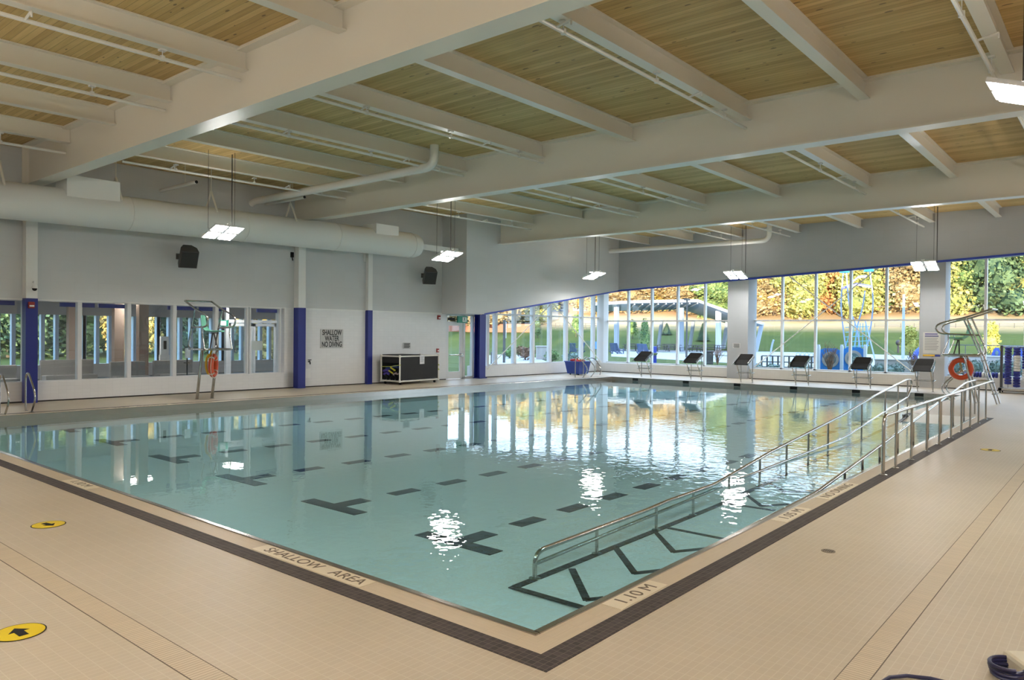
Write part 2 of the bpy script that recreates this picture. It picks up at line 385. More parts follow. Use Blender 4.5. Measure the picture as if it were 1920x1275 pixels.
# gutter
b = MB(); gw = 0.07
b.box(-0.055,0.0,-0.055,PY(0),-0.3,0.014); b.box(0.0,0.06,0.06,PY(0),-0.3,-0.05)
b.box(-0.02,RX,-0.055,0.0,-0.3,0.014); b.box(0.0,RX-1.2,0.0,0.06,-0.3,-0.05)
b.slab([(0,PY(0)-.03),(PX1,PY(PX1)-.03),(PX1,PY(PX1)),(0,PY(0))],-0.3,0.008)
b.box(PX1-.03,PX1,RY,PY(PX1),-0.3,0.008); b.box(RX-.6,PX1,RY,RY+.03,-0.3,0.008)
tag(b.build('trim_5', M['gutter'], bevel=0.006), 'stainless steel overflow gutter lip around the pool', 'gutter', kind='structure')
# lane marks on the far gutter face
BY = [14.25,11.75,9.45,7.15,4.85,2.75]
for i,y in enumerate(BY):
    b = MB(); b.box(PX1-.036,PX1-.028,y-.14,y+.14,-0.12,-0.005)
    tag(b.build('lane_plate', M['black']), 'black lane plate under the %s starting block from the left wall' % ['first','second','third','fourth','fifth','sixth'][i], 'lane plate', 'black lane plates on the far gutter')
# basin
b = MB(); b.slab([(0,0),(PX1,0),(PX1,PY(PX1)),(0,PY(0))],ZB-.2,ZB)
b.box(-0.25,0,-.25,PY(0)+.25,ZB-.2,-0.31); b.box(0,RX,-.25,0,ZB-.2,-0.31); b.slab([(0,PY(0)),(PX1,PY(PX1)),(PX1,PY(PX1)+.3),(0,PY(0)+.3)],ZB-.2,-.31)
b.box(PX1,PX1+.25,RY-.2,PY(PX1)+.3,ZB-.2,-.31); b.box(RX,PX1,RY-.25,RY,ZB-.2,-.31)
tag(b.build('pool_basin', M['basin']), 'pale tiled swimming pool basin', 'pool basin', kind='structure')
def RZ(x):                                 # ramp surface
    if x < 6.0: return ZB+.012
    if x < 16.7: return ZB+.012 + (x-6.0)/(16.7-6.0)*(ZW-ZB-.012)
    return ZW + (x-16.7)/(RX-16.7)*(0-ZW)
b = MB(); xs = [1.5,6.0,16.7,RX]
for i in range(3):
    x0,x1 = xs[i],xs[i+1]
    b.hexa([(x0,0,ZB),(x1,0,ZB),(x1,RY,ZB),(x0,RY,ZB),(x0,0,RZ(x0)),(x1,0,RZ(x1)),(x1,RY,RZ(x1)),(x0,RY,RZ(x0))])
tag(b.build('pool_ramp', M['basin']), 'tiled access ramp sloping into the pool', 'ramp', kind='structure')
b = MB(); b.poly([(0,0,ZW),(PX1,0,ZW),(PX1,PY(PX1),ZW),(0,PY(0),ZW)])
# keep the sheet inside the pool outline (the dry ramp head and the deck lie above it)
tag(b.build('pool_water', M['water']), 'calm clear pool water filling the basin', 'water', kind='stuff')
# lane lines on the bottom
LYS = [2.88,5.38,7.99,10.75,13.66,16.5]
ords = ['first','second','third','fourth','fifth','sixth']
z0, z1 = ZB, ZB+.006
for i,y in enumerate(LYS):
    root = empty('lane_line', (0,y,0), label='black dashed lane line on the pool bottom, %s counted from the ramp' % ords[i], cat='lane line', group='dashed lane lines on the pool bottom')
    def ty(x): return TY(y,x)-y
    xo = 2.12+0.125*i; hw = 0.60
    if y+hw > PY(2.3): hw2 = PY(2.3)-y-.03
    else: hw2 = hw
    b = MB(); b.box(xo,xo+.22,-hw,min(hw,hw2),z0,z1); b.box(xo+.22,xo+.68,-.125,.125,z0,z1); b.build('end_tee', M['lane'], root)
    x = xo+1.15; n = 0
    while x+.5 < PX1-.6:
        if i == 5 and TY(y,x) > PY(x)-.15: break
        b = MB(); s = (TY(y,x+.5)-TY(y,x))
        b.slab([(x,ty(x)-.11),(x+.5,ty(x+.5)-.11),(x+.5,ty(x+.5)+.11),(x,ty(x)+.11)],z0,z1); b.build('dash', M['lane'], root)
        x += 1.0; n += 1
# ramp marks
def ramp_line(b, pts, w):
    P = [at_z(p[0],p[1],-.40) for p in pts]
    for _ in range(3): P = [at_z(q[0],q[1],RZ(p.x)) for p,q in zip(P,pts)]
    for a,c in zip(P[:-1],P[1:]):
        d = Vector((c.x-a.x,c.y-a.y,0)); L = d.length; d.normalize(); nn = Vector((-d.y,d.x,0))*w/2
        a2 = a-d*w*.3; c2 = c+d*w*.3
        k = max(1,int(L/.6)); 
        for q in range(k):
            p0 = a2+(c2-a2)*(q/k); p1 = a2+(c2-a2)*((q+1)/k)
            pr = [p0-nn,p1-nn,p1+nn,p0+nn]
            b.hexa([(v.x,min(max(v.y,.01),RY),RZ(v.x)-.002) for v in pr]+[(v.x,min(max(v.y,.01),RY),RZ(v.x)+.005) for v in pr])
for i,pts in enumerate([[(961,1101),(1099,1141)],[(1222,984),(1358,1011)],[(1330,939),(1450,957)]]):
    b = MB(); ramp_line(b, pts, .075)
    tag(b.build('ramp_bar', M['lane']), 'black bar across the ramp %s' % ['at its deep foot','at the third handrail post','under the lamp reflection, far from the foot'][i], 'ramp marking', 'black bars across the ramp')
for i,pts in enumerate([[(1073,1068),(1100,1125),(1129,1122)],[(1155,1028),(1190,1075),(1238,1070)],[(1225,995),(1263,1035),(1322,1029)],[(1391.7,924),(1428,949),(1476.7,945.7)],[(1430,903),(1473,923),(1523,920.7)]]):
    b = MB(); ramp_line(b, pts, .075)
    tag(b.build('ramp_chevron', M['lane']), 'black chevron on the submerged ramp, %s counted from its deep foot' % ords[i], 'ramp marking', 'black chevrons on the ramp')
b = MB()
for q in range(24):
    x0 = 1.5+q*(RX-1.5)/24; x1 = 1.5+(q+1)*(RX-1.5)/24
    b.hexa([(x0,RY-.085,RZ(x0)),(x1,RY-.085,RZ(x1)),(x1,RY+.004,RZ(x1)),(x0,RY+.004,RZ(x0)),(x0,RY-.085,RZ(x0)+.006),(x1,RY-.085,RZ(x1)+.006),(x1,RY+.004,RZ(x1)+.006),(x0,RY+.004,RZ(x0)+.006)])
tag(b.build('ramp_edge_line', M['lane']), 'long black line along the inner edge of the ramp', 'ramp marking')
# coping text plates
def plate(name, body, x0, x1, y0, y1, size, sxx, lab, side='r'):
    root = empty(name, ((x0+x1)/2,(y0+y1)/2,0.004), label=lab, cat='depth marker')
    b = MB(); b.box(-(x1-x0)/2,(x1-x0)/2,-(y1-y0)/2,(y1-y0)/2,0,.004); b.build('plate', M['plate'], root)
    if side == 'r': text('lettering', body, M['inkgold'], size, ((x0+x1)/2,(y0+y1)/2,.0095), (1,0,0),(0,1,0), root, .0008, sx=sxx)
    else:
        words_ = body.split('  ')
        for w_,dy in zip(words_, [.25,-.52] if len(words_) == 2 else [0]):
            text('lettering', w_, M['inkgold'], size, ((x0+x1)/2,(y0+y1)/2+dy,.0095), (0,-1,0),(1,0,0), root, .0008, sx=sxx)
    return root
plate('depth_marker','1.10 M',.72,1.42,-.235,-.065,.16,1.15,'pale coping tile lettered 1.10 M beside the ramp foot')
plate('depth_marker','1.05 M',4.05,4.85,-.235,-.065,.16,1.3,'pale coping tile lettered 1.05 M beside the ramp')
plate('coping_sign','NO DIVING',5.5,6.75,-.235,-.065,.16,1.3,'pale coping tile lettered NO DIVING near the first deck railing post')
plate('coping_sign','SHALLOW  AREA',-.235,-.065,1.55,3.1,.155,1.12,'pale coping tile lettered SHALLOW AREA on the near left edge','l')
plate('depth_marker','1.10 M',-.235,-.065,6.9,7.7,.155,1.2,'pale coping tile lettered 1.10 M on the near left edge','l')
q0 = at_z(205,762); q1 = at_z(285,756)
root = empty('coping_sign', ((q0.x+q1.x)/2, PY((q0.x+q1.x)/2)+.14, .004), label='pale coping tile lettered SHALLOW AREA below the left wall windows', cat='depth marker')
b = MB(); b.box(-.8,.8,-.085,.085,0,.004); b.build('plate', M['plate'], root)
for w_,dx in (('SHALLOW',.27),('AREA',-.5)): text('lettering',w_,M['inkgold'],.15,(root.location.x+dx,root.location.y,.0095),(-1,0,0),(0,-1,0),root,.0008,sx=1.15)
# deck drains
b = MB(); b.box(-1.83,-1.66,YR,20,0,.002); dr = b.build('trim_6', M['drainy']); tag(dr,'slatted trench drain across the near left deck','drain',kind='structure')
b = MB(); b.box(-1.662,-1.657,YR,20,0,.003); b.box(-1.833,-1.828,YR,20,0,.003); b.build('drain_edge', M['seam'], dr)
b = MB(); b.box(-1.65,29,-1.90,-1.74,0,.002); dr = b.build('trim_7', M['drain']); tag(dr,'slatted trench drain along the right deck','drain',kind='structure')
b = MB(); b.box(-1.65,29,-1.902,-1.897,0,.003); b.box(-1.65,29,-1.743,-1.738,0,.003); b.build('drain_edge', M['seam'], dr)

# ---------------------------------------------------------------- walls
b = MB()
b.lbox(XB,18.2,0,.3,2.78,ZD); b.lbox(XB,20.1,.3,.35,2.95,ZD+.1)
wl = b.build('wall_left', M['wallgrey']); tag(wl,'grey upper left wall above the windows','wall',kind='structure')
b = MB()
b.lbox(XB,11.1,0,.3,0,.55); b.lbox(10.72,18.25,0,.3,.0,2.8); b.lbox(20.0,XF+.2,0,.5,0,.52)
b.build('tiled_dado', M['walltile'], wl)
b = MB(); b.lbox(XB,18.25,-.012,0,.0,.035); b.lbox(20.0,XF,-.012,0,0,.035)
tag(b.build('baseboard_left', M['dark']),'dark gap at the foot of the left wall','baseboard',kind='structure')
b = MB(); b.lbox(11.1,18.2,-.015,0,2.77,2.80); b.lbox(XB,10.75,-.02,.0,2.765,2.79)
tag(b.build('trim_8', M['white']),'thin ledge between grey and white left wall','trim',kind='structure')
# far low wall, columns, bulkheads
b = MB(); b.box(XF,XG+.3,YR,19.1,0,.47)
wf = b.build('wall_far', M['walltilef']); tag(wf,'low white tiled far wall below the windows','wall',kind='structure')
b = MB(); b.box(XF-.012,XF,YR,18.6,0,.035)
tag(b.build('baseboard_far', M['dark']),'dark gap at the foot of the far wall','baseboard',kind='structure')
def HZ(y): return 4.20+(17.2-y)*(4.99-4.20)/(17.2-1.2)       # underside of the far bulkhead
XH = 28.8
b = MB()
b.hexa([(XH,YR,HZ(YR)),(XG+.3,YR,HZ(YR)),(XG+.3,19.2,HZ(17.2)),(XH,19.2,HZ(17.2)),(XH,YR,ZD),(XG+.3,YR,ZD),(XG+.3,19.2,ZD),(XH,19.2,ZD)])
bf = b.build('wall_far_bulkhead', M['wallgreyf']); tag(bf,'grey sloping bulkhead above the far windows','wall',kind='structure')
OB = -1.40
b = MB()
zz = [(18.0,2.76),(19.05,2.76),(28.95,4.20)]
for (xa,za),(xc,zc) in zip(zz[:-1],zz[1:]):
    b.hexa([(xa,WY(xa,OB),za),(xc,WY(xc,OB),zc),(xc,WY(xc,.5),zc),(xa,WY(xa,.5),za),(xa,WY(xa,OB),ZD),(xc,WY(xc,OB),ZD),(xc,WY(xc,.5),ZD),(xa,WY(xa,.5),ZD)])
bl = b.build('wall_left_bulkhead', M['wallgrey']); tag(bl,'grey raked bulkhead above the left glazing','wall',kind='structure')
# blue trims under the bulkheads
b = MB()
b.hexa([(XH-.02,YR,HZ(YR)-.03),(XH+.12,YR,HZ(YR)-.03),(XH+.12,17.5,HZ(17.5)-.03),(XH-.02,17.5,HZ(17.5)-.03),(XH-.02,YR,HZ(YR)+.05),(XH+.12,YR,HZ(YR)+.05),(XH+.12,17.5,HZ(17.5)+.05),(XH-.02,17.5,HZ(17.5)+.05)])
b.hexa([(19.05,WY(19.05,OB-.02),2.73),(28.9,WY(28.9,OB-.02),4.17),(28.9,WY(28.9,OB+.12),4.17),(19.05,WY(19.05,OB+.12),2.73),(19.05,WY(19.05,OB-.02),2.80),(28.9,WY(28.9,OB-.02),4.24),(28.9,WY(28.9,OB+.12),4.24),(19.05,WY(19.05,OB+.12),2.80)])
tag(b.build('trim_9', M['bluetrim']),'blue edge trim under the raked bulkheads','trim',kind='structure')
for n,(ya,yc) in enumerate([(at_x(1364,600,XH).y,at_x(1402.5,600,XH).y),(at_x(1725,600,XH).y,at_x(1772,600,XH).y)]):
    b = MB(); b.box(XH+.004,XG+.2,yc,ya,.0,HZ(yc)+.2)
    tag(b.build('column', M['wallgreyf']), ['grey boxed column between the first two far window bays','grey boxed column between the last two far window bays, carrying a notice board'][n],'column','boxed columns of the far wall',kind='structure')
b = MB(); b.box(XB-.3,XB,YR,20.4,0,ZD); tag(b.build('wall_back', M['wallgreyf']),'plain wall behind the viewer','wall',kind='structure')
b = MB(); b.box(XB,XG+.3,YR-.3,YR,0,ZD); tag(b.build('wall_right', M['walltile']),'plain tiled right wall','wall',kind='structure')
b = MB(); b.slab([(XB-.3,YR-.3),(XG+.3,YR-.3),(XG+.3,20.3),(XB-.3,20.3)],ZD,ZD+.55)
tag(b.build('ceiling', M['wood']),'timber plank roof deck','ceiling',kind='structure')

# ---------------------------------------------------------------- roof steel
GX = [-5.2,2.98,11.1,20.0]; GZ = 5.75
gname = ['behind the viewer','the nearest, ending at the first blue footed column','middle one, carrying on over the round duct','farthest one, ending in the raked bulkhead']
def girder(i,x):
    y1 = 19.5 if i < 3 else WY(x,OB)+.05
    b = MB(); w,t = .19,.035
    b.box(x-w,x+w,YR,y1,GZ,GZ+t); b.box(x-.012,x+.012,YR,y1,GZ+t,ZD-.05); b.box(x-w,x+w,YR,y1,ZD-.05,ZD)
    o = b.build('roof_girder', M['steel']); tag(o,'white steel roof girder, %s' % gname[i],'girder','main roof girders',kind='thing')
    b = MB(); b.box(x-w*.9,x+w*.9,y1-.03,y1-.01,GZ+t,ZD-.05); b.build('end_plate', M['steel'], o)
    return o
for i in (1,2,3): girder(i,GX[i])
girder(0,GX[0])
PYA = [16.62,14.08,11.5,8.74,6.05,3.25,.92,-1.38,-3.7,-6.1,-8.4]
bays = [(XB,2.98,'left of the nearest girder'),(2.98,11.1,'between the nearest and middle girders'),(11.1,20.0,'between the middle and farthest girders'),(20.0,28.8,'between the farthest girder and the far wall')]
po = ['first','second','third','fourth','fifth','sixth','seventh','eighth','ninth','tenth','eleventh']
def ibeam(b, A, B, w, z0, z1, t=.02):
    A = Vector(A); B = Vector(B); d = (B-A); d.z = 0; d.normalize(); n = Vector((-d.y,d.x,0))
    def bar(hw,za,zb):
        p = [A-n*hw,B-n*hw,B+n*hw,A+n*hw]
        b.hexa([(v.x,v.y,za) for v in p]+[(v.x,v.y,zb) for v in p])
    bar(w/2,z0,z0+t); bar(.008,z0+t,z1-t); bar(w/2,z1-t,z1)
PZ = 6.45
for bi,(xa,xc,btxt) in enumerate(bays):
    for k,y in enumerate(PYA):
        if bi == 0 and k > 6: continue
        if bi == 1 and k > 8: continue
        if bi >= 2 and k > 8: continue
        if bi == 3 and TY(y,28) > 16.6: continue
        b = MB(); xA,xC = xa+.02,xc-.02
        ibeam(b,(xA,TY(y,xA),0),(xC,TY(y,xC),0),.20,PZ,ZD-.002)
        o = b.build('roof_purlin', M['steel']); tag(o,'%s white purlin from the left wall, %s'  % (po[k],btxt),'purlin','purlins under the timber roof',kind='thing')
# sprinkler lines
spr = [(4.12,11.05,8.51,6.32,1,'third'),(4.23,11.05,11.29,6.34,1,'second'),(4.26,11.05,16.55,6.29,1,'first'),(3.1,11.05,3.19,6.29,1,'fourth'),(3.1,11.05,-1.26,6.22,1,'fifth'),
 (XB,2.9,8.81,6.30,0,'third'),(XB,2.9,11.57,6.29,0,'second'),(XB,2.9,16.72,6.22,0,'first'),
 (11.2,19.95,8.30,6.26,2,'third'),(11.2,19.95,10.98,6.29,2,'second'),(11.2,19.95,3.17,6.25,2,'fourth'),(11.2,19.95,15.97,6.25,2,'first'),(11.2,19.95,-1.3,6.25,2,'fifth'),
 (20.1,28.5,11.05,6.30,3,'first'),(20.1,28.5,8.44,6.28,3,'second'),(20.1,28.5,3.27,6.27,3,'third')]
for (xa,xc,yc,z,bi,od) in spr:
    k = (1-.0026*(xa-2.95))/(1-.0026*(xc-2.95)); ya = yc*k if yc > 0 else yc
    o = empty('sprinkler_pipe',(xc,yc,z),label='%s thin sprinkler pipe from the left wall, %s' % (od,bays[bi][2]),cat='pipe',group='sprinkler pipes under the roof')
    b = MB(); b.tube([(xa-xc,ya-yc,0),(0,0,0)],.032,8); b.build('pipe', M['pipe'], o, True)
    L = xc-xa; nh = 3
    for q in range(nh):
        f = (q+.6)/nh; x = (xa-xc)*(1-f); y = (ya-yc)*(1-f)
        b = MB(); b.tube([(x,y,0.02),(x,y,PZ-z+.015)],.008,6); b.box(x-.05,x+.05,y-.05,y+.05,PZ-z-.03,PZ-z-.001); b.tube([(x,y,-.03),(x,y,.045)],.042,8); b.build('hanger', M['pipe'], o)
    for q in range(2):
        f = (q+.35)/2; x = (xa-xc)*(1-f); y = (ya-yc)*(1-f)
        b = MB(); b.tube([(x,y,0),(x,y-.28,.05)],.02,6); b.tube([(x,y-.28,.05),(x,y-.28,-.03)],.014,6); b.build('sprinkler_head', M['pipe'], o)
# left wall columns
cols = [(2.93,3.20,.0,-.28),(11.08,11.36,0,-.28),(14.12,14.32,0,-.16)]
for i,(xa,xc,o1,o0) in enumerate(cols):
    root = empty('column',(xa,WY(xa),0),label=['white column with blue foot in front of the left windows, with a red fire strobe','white column with blue foot beside the last left window','slim white column with blue foot left of the float cart'][i],cat='column',kind='thing',group='blue footed columns on the left wall')
    def rel(mb_args): pass
    y00 = WY(xa)
    b = MB(); b.hexa([(0,WY(xa,o0)-y00,2.80),(xc-xa,WY(xc,o0)-y00,2.80),(xc-xa,WY(xc,o1)-y00,2.80),(0,WY(xa,o1)-y00,2.80),(0,WY(xa,o0)-y00,5.8),(xc-xa,WY(xc,o0)-y00,5.8),(xc-xa,WY(xc,o1)-y00,5.8),(0,WY(xa,o1)-y00,5.8)])
    b.build('upper_shaft', M['white'], root)
    e = .006
    b = MB(); b.hexa([(-e,WY(xa,o0)-y00-e,0),(xc-xa+e,WY(xc,o0)-y00-e,0),(xc-xa+e,WY(xc,o1)-y00,0),(-e,WY(xa,o1)-y00,0),(-e,WY(xa,o0)-y00-e,2.80),(xc-xa+e,WY(xc,o0)-y00-e,2.80),(xc-xa+e,WY(xc,o1)-y00,2.80),(-e,WY(xa,o1)-y00,2.80)])
    tag(b.build('blue_foot', M['blue'], root),'blue painted column foot')
root = empty('column',(19.9,WY(19.9),0),label='blue H shaped steel column between the exit door and the raked glazing',cat='column',kind='thing')
b = MB(); b.box(-.02,.36,-.36,-.33,0,2.78); b.box(-.02,.36,-.06,-.03,0,2.78); b.box(.155,.185,-.33,-.06,0,2.78); b.build('shaft', M['blue'], root)
b = MB(); b.box(-.06,.40,-.42,.0,0,.03); b.build('base_plate', M['blue'], root)

# ---------------------------------------------------------------- windows
def pane_l(xa,xc,z0,z1,off,parent,zc=None):
    b = MB(); zc = z1 if zc is None else zc
    b.hexa([(xa,WY(xa,off),z0),(xc,WY(xc,off),z0),(xc,WY(xc,off+.012),z0),(xa,WY(xa,off+.012),z0),(xa,WY(xa,off),z1),(xc,WY(xc,off),zc),(xc,WY(xc,off+.012),zc),(xa,WY(xa,off+.012),z1)])
    b.build('pane', M['glass'], parent)
wn = 0
mulx = [1.65,1.75,2.90,3.22,4.28,4.39,5.60,5.71,6.93,7.04,8.27,8.38,9.36,9.50,10.56]
edges = [(-6.9,-5.2),(-5.1,-3.0),(-2.9,-.7),(-.6,1.65),(1.75,2.95),(3.18,4.28),(4.39,5.60),(5.71,6.93),(7.04,8.27),(8.38,9.36),(9.50,10.56)]
for j,(xa,xc) in enumerate(edges):
    wn += 1; root = empty('window_%d' % wn,(0,0,0),label='lobby window of the left wall, %s from the end' % po[len(edges)-1-j],cat='window',kind='structure')
    b = MB(); f = .055
    b.lbox(xa-f,xa,.02,.2,.50,2.78); b.lbox(xc,xc+f,.02,.2,.50,2.78); b.lbox(xa,xc,.02,.2,.50,.565); b.lbox(xa,xc,.02,.2,2.74,2.78); b.build('window_frame', M['frame'], root)
    pane_l(xa,xc,.565,2.74,.12,root)
# raked glazing of the left wall
gl = [at_l(p,640,.12).x for p in (913,928.5,964,998.5,1030.5,1061,1090,1112,1131)]
gl[-1] = XF+.45
def LZ(x): return 2.76+(x-19.05)*(4.20-2.76)/(28.95-19.05)
for j in range(len(gl)-1):
    wn += 1; xa,xc = gl[j],gl[j+1]; root = empty('window_%d' % wn,(0,0,0),label='tall pane of the raked left glazing, %s from the blue column' % po[j],cat='window',kind='structure')
    b = MB(); hw = .07
    b.lbox(xa-hw,xa+hw,.04,.24,.45,LZ(xa)+.1); b.lbox(xa,xc,.06,.2,2.80,2.86); b.lbox(xa,xc,.04,.24,.50,.58)
    b.build('window_frame', M['frame'], root)
    pane_l(xa,xc,.58,LZ(xa),.13,root,LZ(xc))
# far glazing
fb = [[at_x(p,600,XG).y for p in (1143,1178.5,1222.5,1271,1322,1366)],[at_x(p,600,XG).y for p in (1406,1467,1529.5,1595,1662,1727)],[at_x(p,600,XG).y for p in (1776,1848,1923)]]
fb[0][0] = 18.55; fb[0][-1] = at_x(1364,600,XH).y-.3; 
fb[2] += [fb[2][-1]-1.35*k for k in range(1,6)]
btx = ['left far bay','middle far bay','right far bay']
for bi,ys in enumerate(fb):
    for j in range(len(ys)-1):
        wn += 1; ya,yc = ys[j],ys[j+1]; root = empty('window_%d' % wn,(0,0,0),label='tall far window, %s counted from the left in the %s' % (po[j],btx[bi]),cat='window',kind='structure')
        b = MB(); hw = .045
        b.box(XG-.08,XG+.1,ya-hw,ya+hw,.45,HZ(ya)+.1); b.box(XG-.07,XG+.08,yc,ya,2.63,2.70); b.box(XG-.08,XG+.1,yc,ya,.45,.53)
        if j == len(ys)-2: b.box(XG-.08,XG+.1,yc-hw,yc+hw,.45,HZ(yc)+.1)
        b.build('window_frame', M['frame'], root)
        b = MB(); b.hexa([(XG,yc,.53),(XG+.012,yc,.53),(XG+.012,ya,.53),(XG,ya,.53),(XG,yc,HZ(yc)),(XG+.012,yc,HZ(yc)),(XG+.012,ya,HZ(ya)),(XG,ya,HZ(ya))]); b.build('pane', M['glass'], root)
b = MB(); b.box(XG-.42,XG+.05,18.38,18.80,.45,4.4); tag(b.build('trim_10', M['frame']),'pale corner post between left and far glazing','corner post',kind='structure')
# brace rods
def rod(lab, pts, grp):
    b = MB(); b.tube(pts,.022,8); b.tube([pts[0]+(pts[1]-pts[0])*.03,pts[0]+(pts[1]-pts[0])*.06],.035,8)
    tag(b.build('brace_rod', M['steel'], None, True),lab,'brace rod',grp)
ob = -.35
rod('white brace rod falling left from the peak of the inverted V, left glazing',[at_l(1036,567,ob),at_l(914,692,ob)],'steel brace rods across the glazing')
rod('white brace rod falling right from the peak of the inverted V, left glazing',[at_l(1038,570,ob),at_l(1127,679,ob)],'steel brace rods across the glazing')
xr = XH+.35
rod('white brace rod falling to the right across the middle far bay',[at_x(1477,515.7,xr),at_x(1706,694,xr)],'steel brace rods across the glazing')
rod('white brace rod rising to the right across the middle far bay',[at_x(1414.5,688,xr+.1),at_x(1651,499,xr+.1)],'steel brace rods across the glazing')
# exit door with sidelights
root = empty('door_1',(0,0,0),label='white framed glass exit door with push bar beside the blue column',cat='door',kind='structure')
b = MB()
for xa,xc in ((18.25,18.36),(19.30,19.42),(19.86,19.95)): b.lbox(xa,xc,.05,.2,0,2.8)
b.lbox(18.25,20.3,.05,.2,2.70,2.8); b.lbox(18.36,19.3,.05,.2,2.40,2.46); b.lbox(19.3,20.3,.05,.2,0,.1); b.lbox(19.95,20.35,-.05,.3,0,.85)
b.build('door_frame', M['frame'], root)
b = MB()
b.lbox(18.36,18.47,.08,.14,.02,2.4); b.lbox(19.14,19.30,.08,.14,.02,2.4); b.lbox(18.47,19.14,.08,.14,.02,.32); b.lbox(18.47,19.14,.08,.14,2.28,2.4); b.build('door_leaf', M['frame'], root)
b = MB(); b.tube([Vector((18.45,WY(18.45,0),1.03)),Vector((19.2,WY(19.2,0),1.03))],.025,8); b.lbox(19.12,19.26,-.02,.1,.96,1.10); b.build('push_bar', M['chrome'], root, True)
pane_l(18.47,19.14,.32,2.28,.11,root); pane_l(19.42,19.86,.1,2.7,.11,root); pane_l(19.95,20.3,.85,2.7,.11,root); pane_l(18.36,19.3,2.46,2.7,.11,root)
b = MB(); b.lbox(18.42,18.75,.0,.08,2.50,2.62); b.build('door_closer', M['dark'], root)
# ============================================================ FITTINGS
def make_lamp():
    root = empty('pendant_floodlight',(0,0,0))
    tl = Matrix.Rotation(R(-20),3,'X')       # local: faces -y, tilted
    b = MB()
    for i in (-1,1):
        for j in (-1,1):
            b.cbox(tl @ Vector((i*.225,j*.225,.045)),(.37,.37,.05),tl)
    b.cbox(tl @ Vector((0,0,.09)),(.10,.8,.05),tl); b.cbox(tl @ Vector((0,0,.09)),(.8,.08,.05),tl)
    b.build('housing', M['fixture'], root)
    for i in (-1,1):
        for j in (-1,1):
            b = MB(); b.cbox(tl @ Vector((i*.225,j*.225,.012)),(.32,.28,.012),tl); b.build('led_panel', M['lamp'], root)
    b = MB(); b.box(-.18,.18,-.20,.12,.150,.158); b.build('added_uplight_panel', M['uplight'], root)  # upward panel and its tray are added to light the ceiling
    b = MB(); b.box(-.20,.20,-.22,.14,.125,.149); b.box(-.18,.18,.13,.14,.149,.20); b.build('added_uplight_housing', M['fixture'], root)
    for (x,y,r,m) in ((-.32,.2,.006,'cable'),(.30,-.05,.006,'cable'),(.36,.2,.014,'cable')):
        b = MB(); b.tube([(x,y,.1),(x,y,ZD-4.6)],r,6); b.build('suspension_cable', M[m], root)
    return root
lamp0 = make_lamp(); first = True
LG = 'pendant floodlights around the pool'
def lamp(x,y,rz,lab):
    global first
    o = lamp0 if first else copy_tree(lamp0); first = False
    o.location = (x,y,4.6); o.rotation_euler = (0,0,R(rz)); tag(o,lab,'pendant light',LG)
lamp(6.44,15.8,0,'four panel pendant light hung in front of the middle of the round duct')
lamp(14.36,15.2,0,'four panel pendant light hung near the end of the fabric duct')
lamp(24.3,15.75,0,'four panel pendant light hung before the raked bulkhead, close to the far corner')
lamp(27.4,10.4,-90,'four panel pendant light hung before the first boxed far column')
lamp(27.1,2.95,-90,'four panel pendant light hung before the boxed far column with the notice')
lamp(5.93,-2.16,180,'four panel pendant light hung nearest the viewer, below the middle girder')
lamp(14.4,-6.0,180,'added four panel pendant light along the right side deck, second along that row')  # this lamp and the next are unseen, added to light the hall
lamp(24.2,-6.5,180,'added four panel pendant light along the right side deck, third along that row')
for (x,y,rz,lab) in ((14.4,-4.6,180,'added wide fill uplight over the right deck, nearer the viewer'),(24.2,-4.6,180,'added wide fill uplight over the right deck, nearer the far wall'),(-4.4,-4.5,90,'added wide fill uplight behind the viewer, by the right wall'),(-4.4,1.0,90,'added wide fill uplight directly behind the viewer'),(-4.4,6.5,90,'added wide fill uplight behind the viewer, toward the left wall'),(-4.4,13.0,90,'added wide fill uplight behind the viewer, close to the left wall')):  # unseen fill lamps added to lift the roof steel, no known fixtures
    root = empty('added_uplight',(x,y,4.3),rz=R(rz),label=lab,cat='pendant light',group='wide fill uplights added outside the view')
    b = MB(); b.hexa([(-.5,-.2,0),(.5,-.2,0),(.5,.2,0),(-.5,.2,0),(-.8,-.35,.18),(.8,-.35,.18),(.8,.35,.18),(-.8,.35,.18)]); b.build('housing', M['fixture'], root)
    b = MB(); b.box(-.75,.75,-.30,.30,.181,.19); b.build('added_uplight_panel', M['uplight'], root)
    for s in (-1,1):
        b = MB(); b.tube([(s*.6,0,.18),(s*.6,0,ZD-4.3)],.008,6); b.build('suspension_cable', M['cable'], root)
lamp(-4.6,3.0,90,'added four panel pendant light behind the viewer near the right side')  # from here on, unseen pendants added to brighten deck and girders
lamp(-4.8,-3.2,90,'added four panel pendant light directly behind the viewer')
lamp(-4.6,10.4,90,'added four panel pendant light behind the viewer near the left side')
lamp(-1.0,-6.8,180,'added four panel pendant light behind the viewer by the right wall')
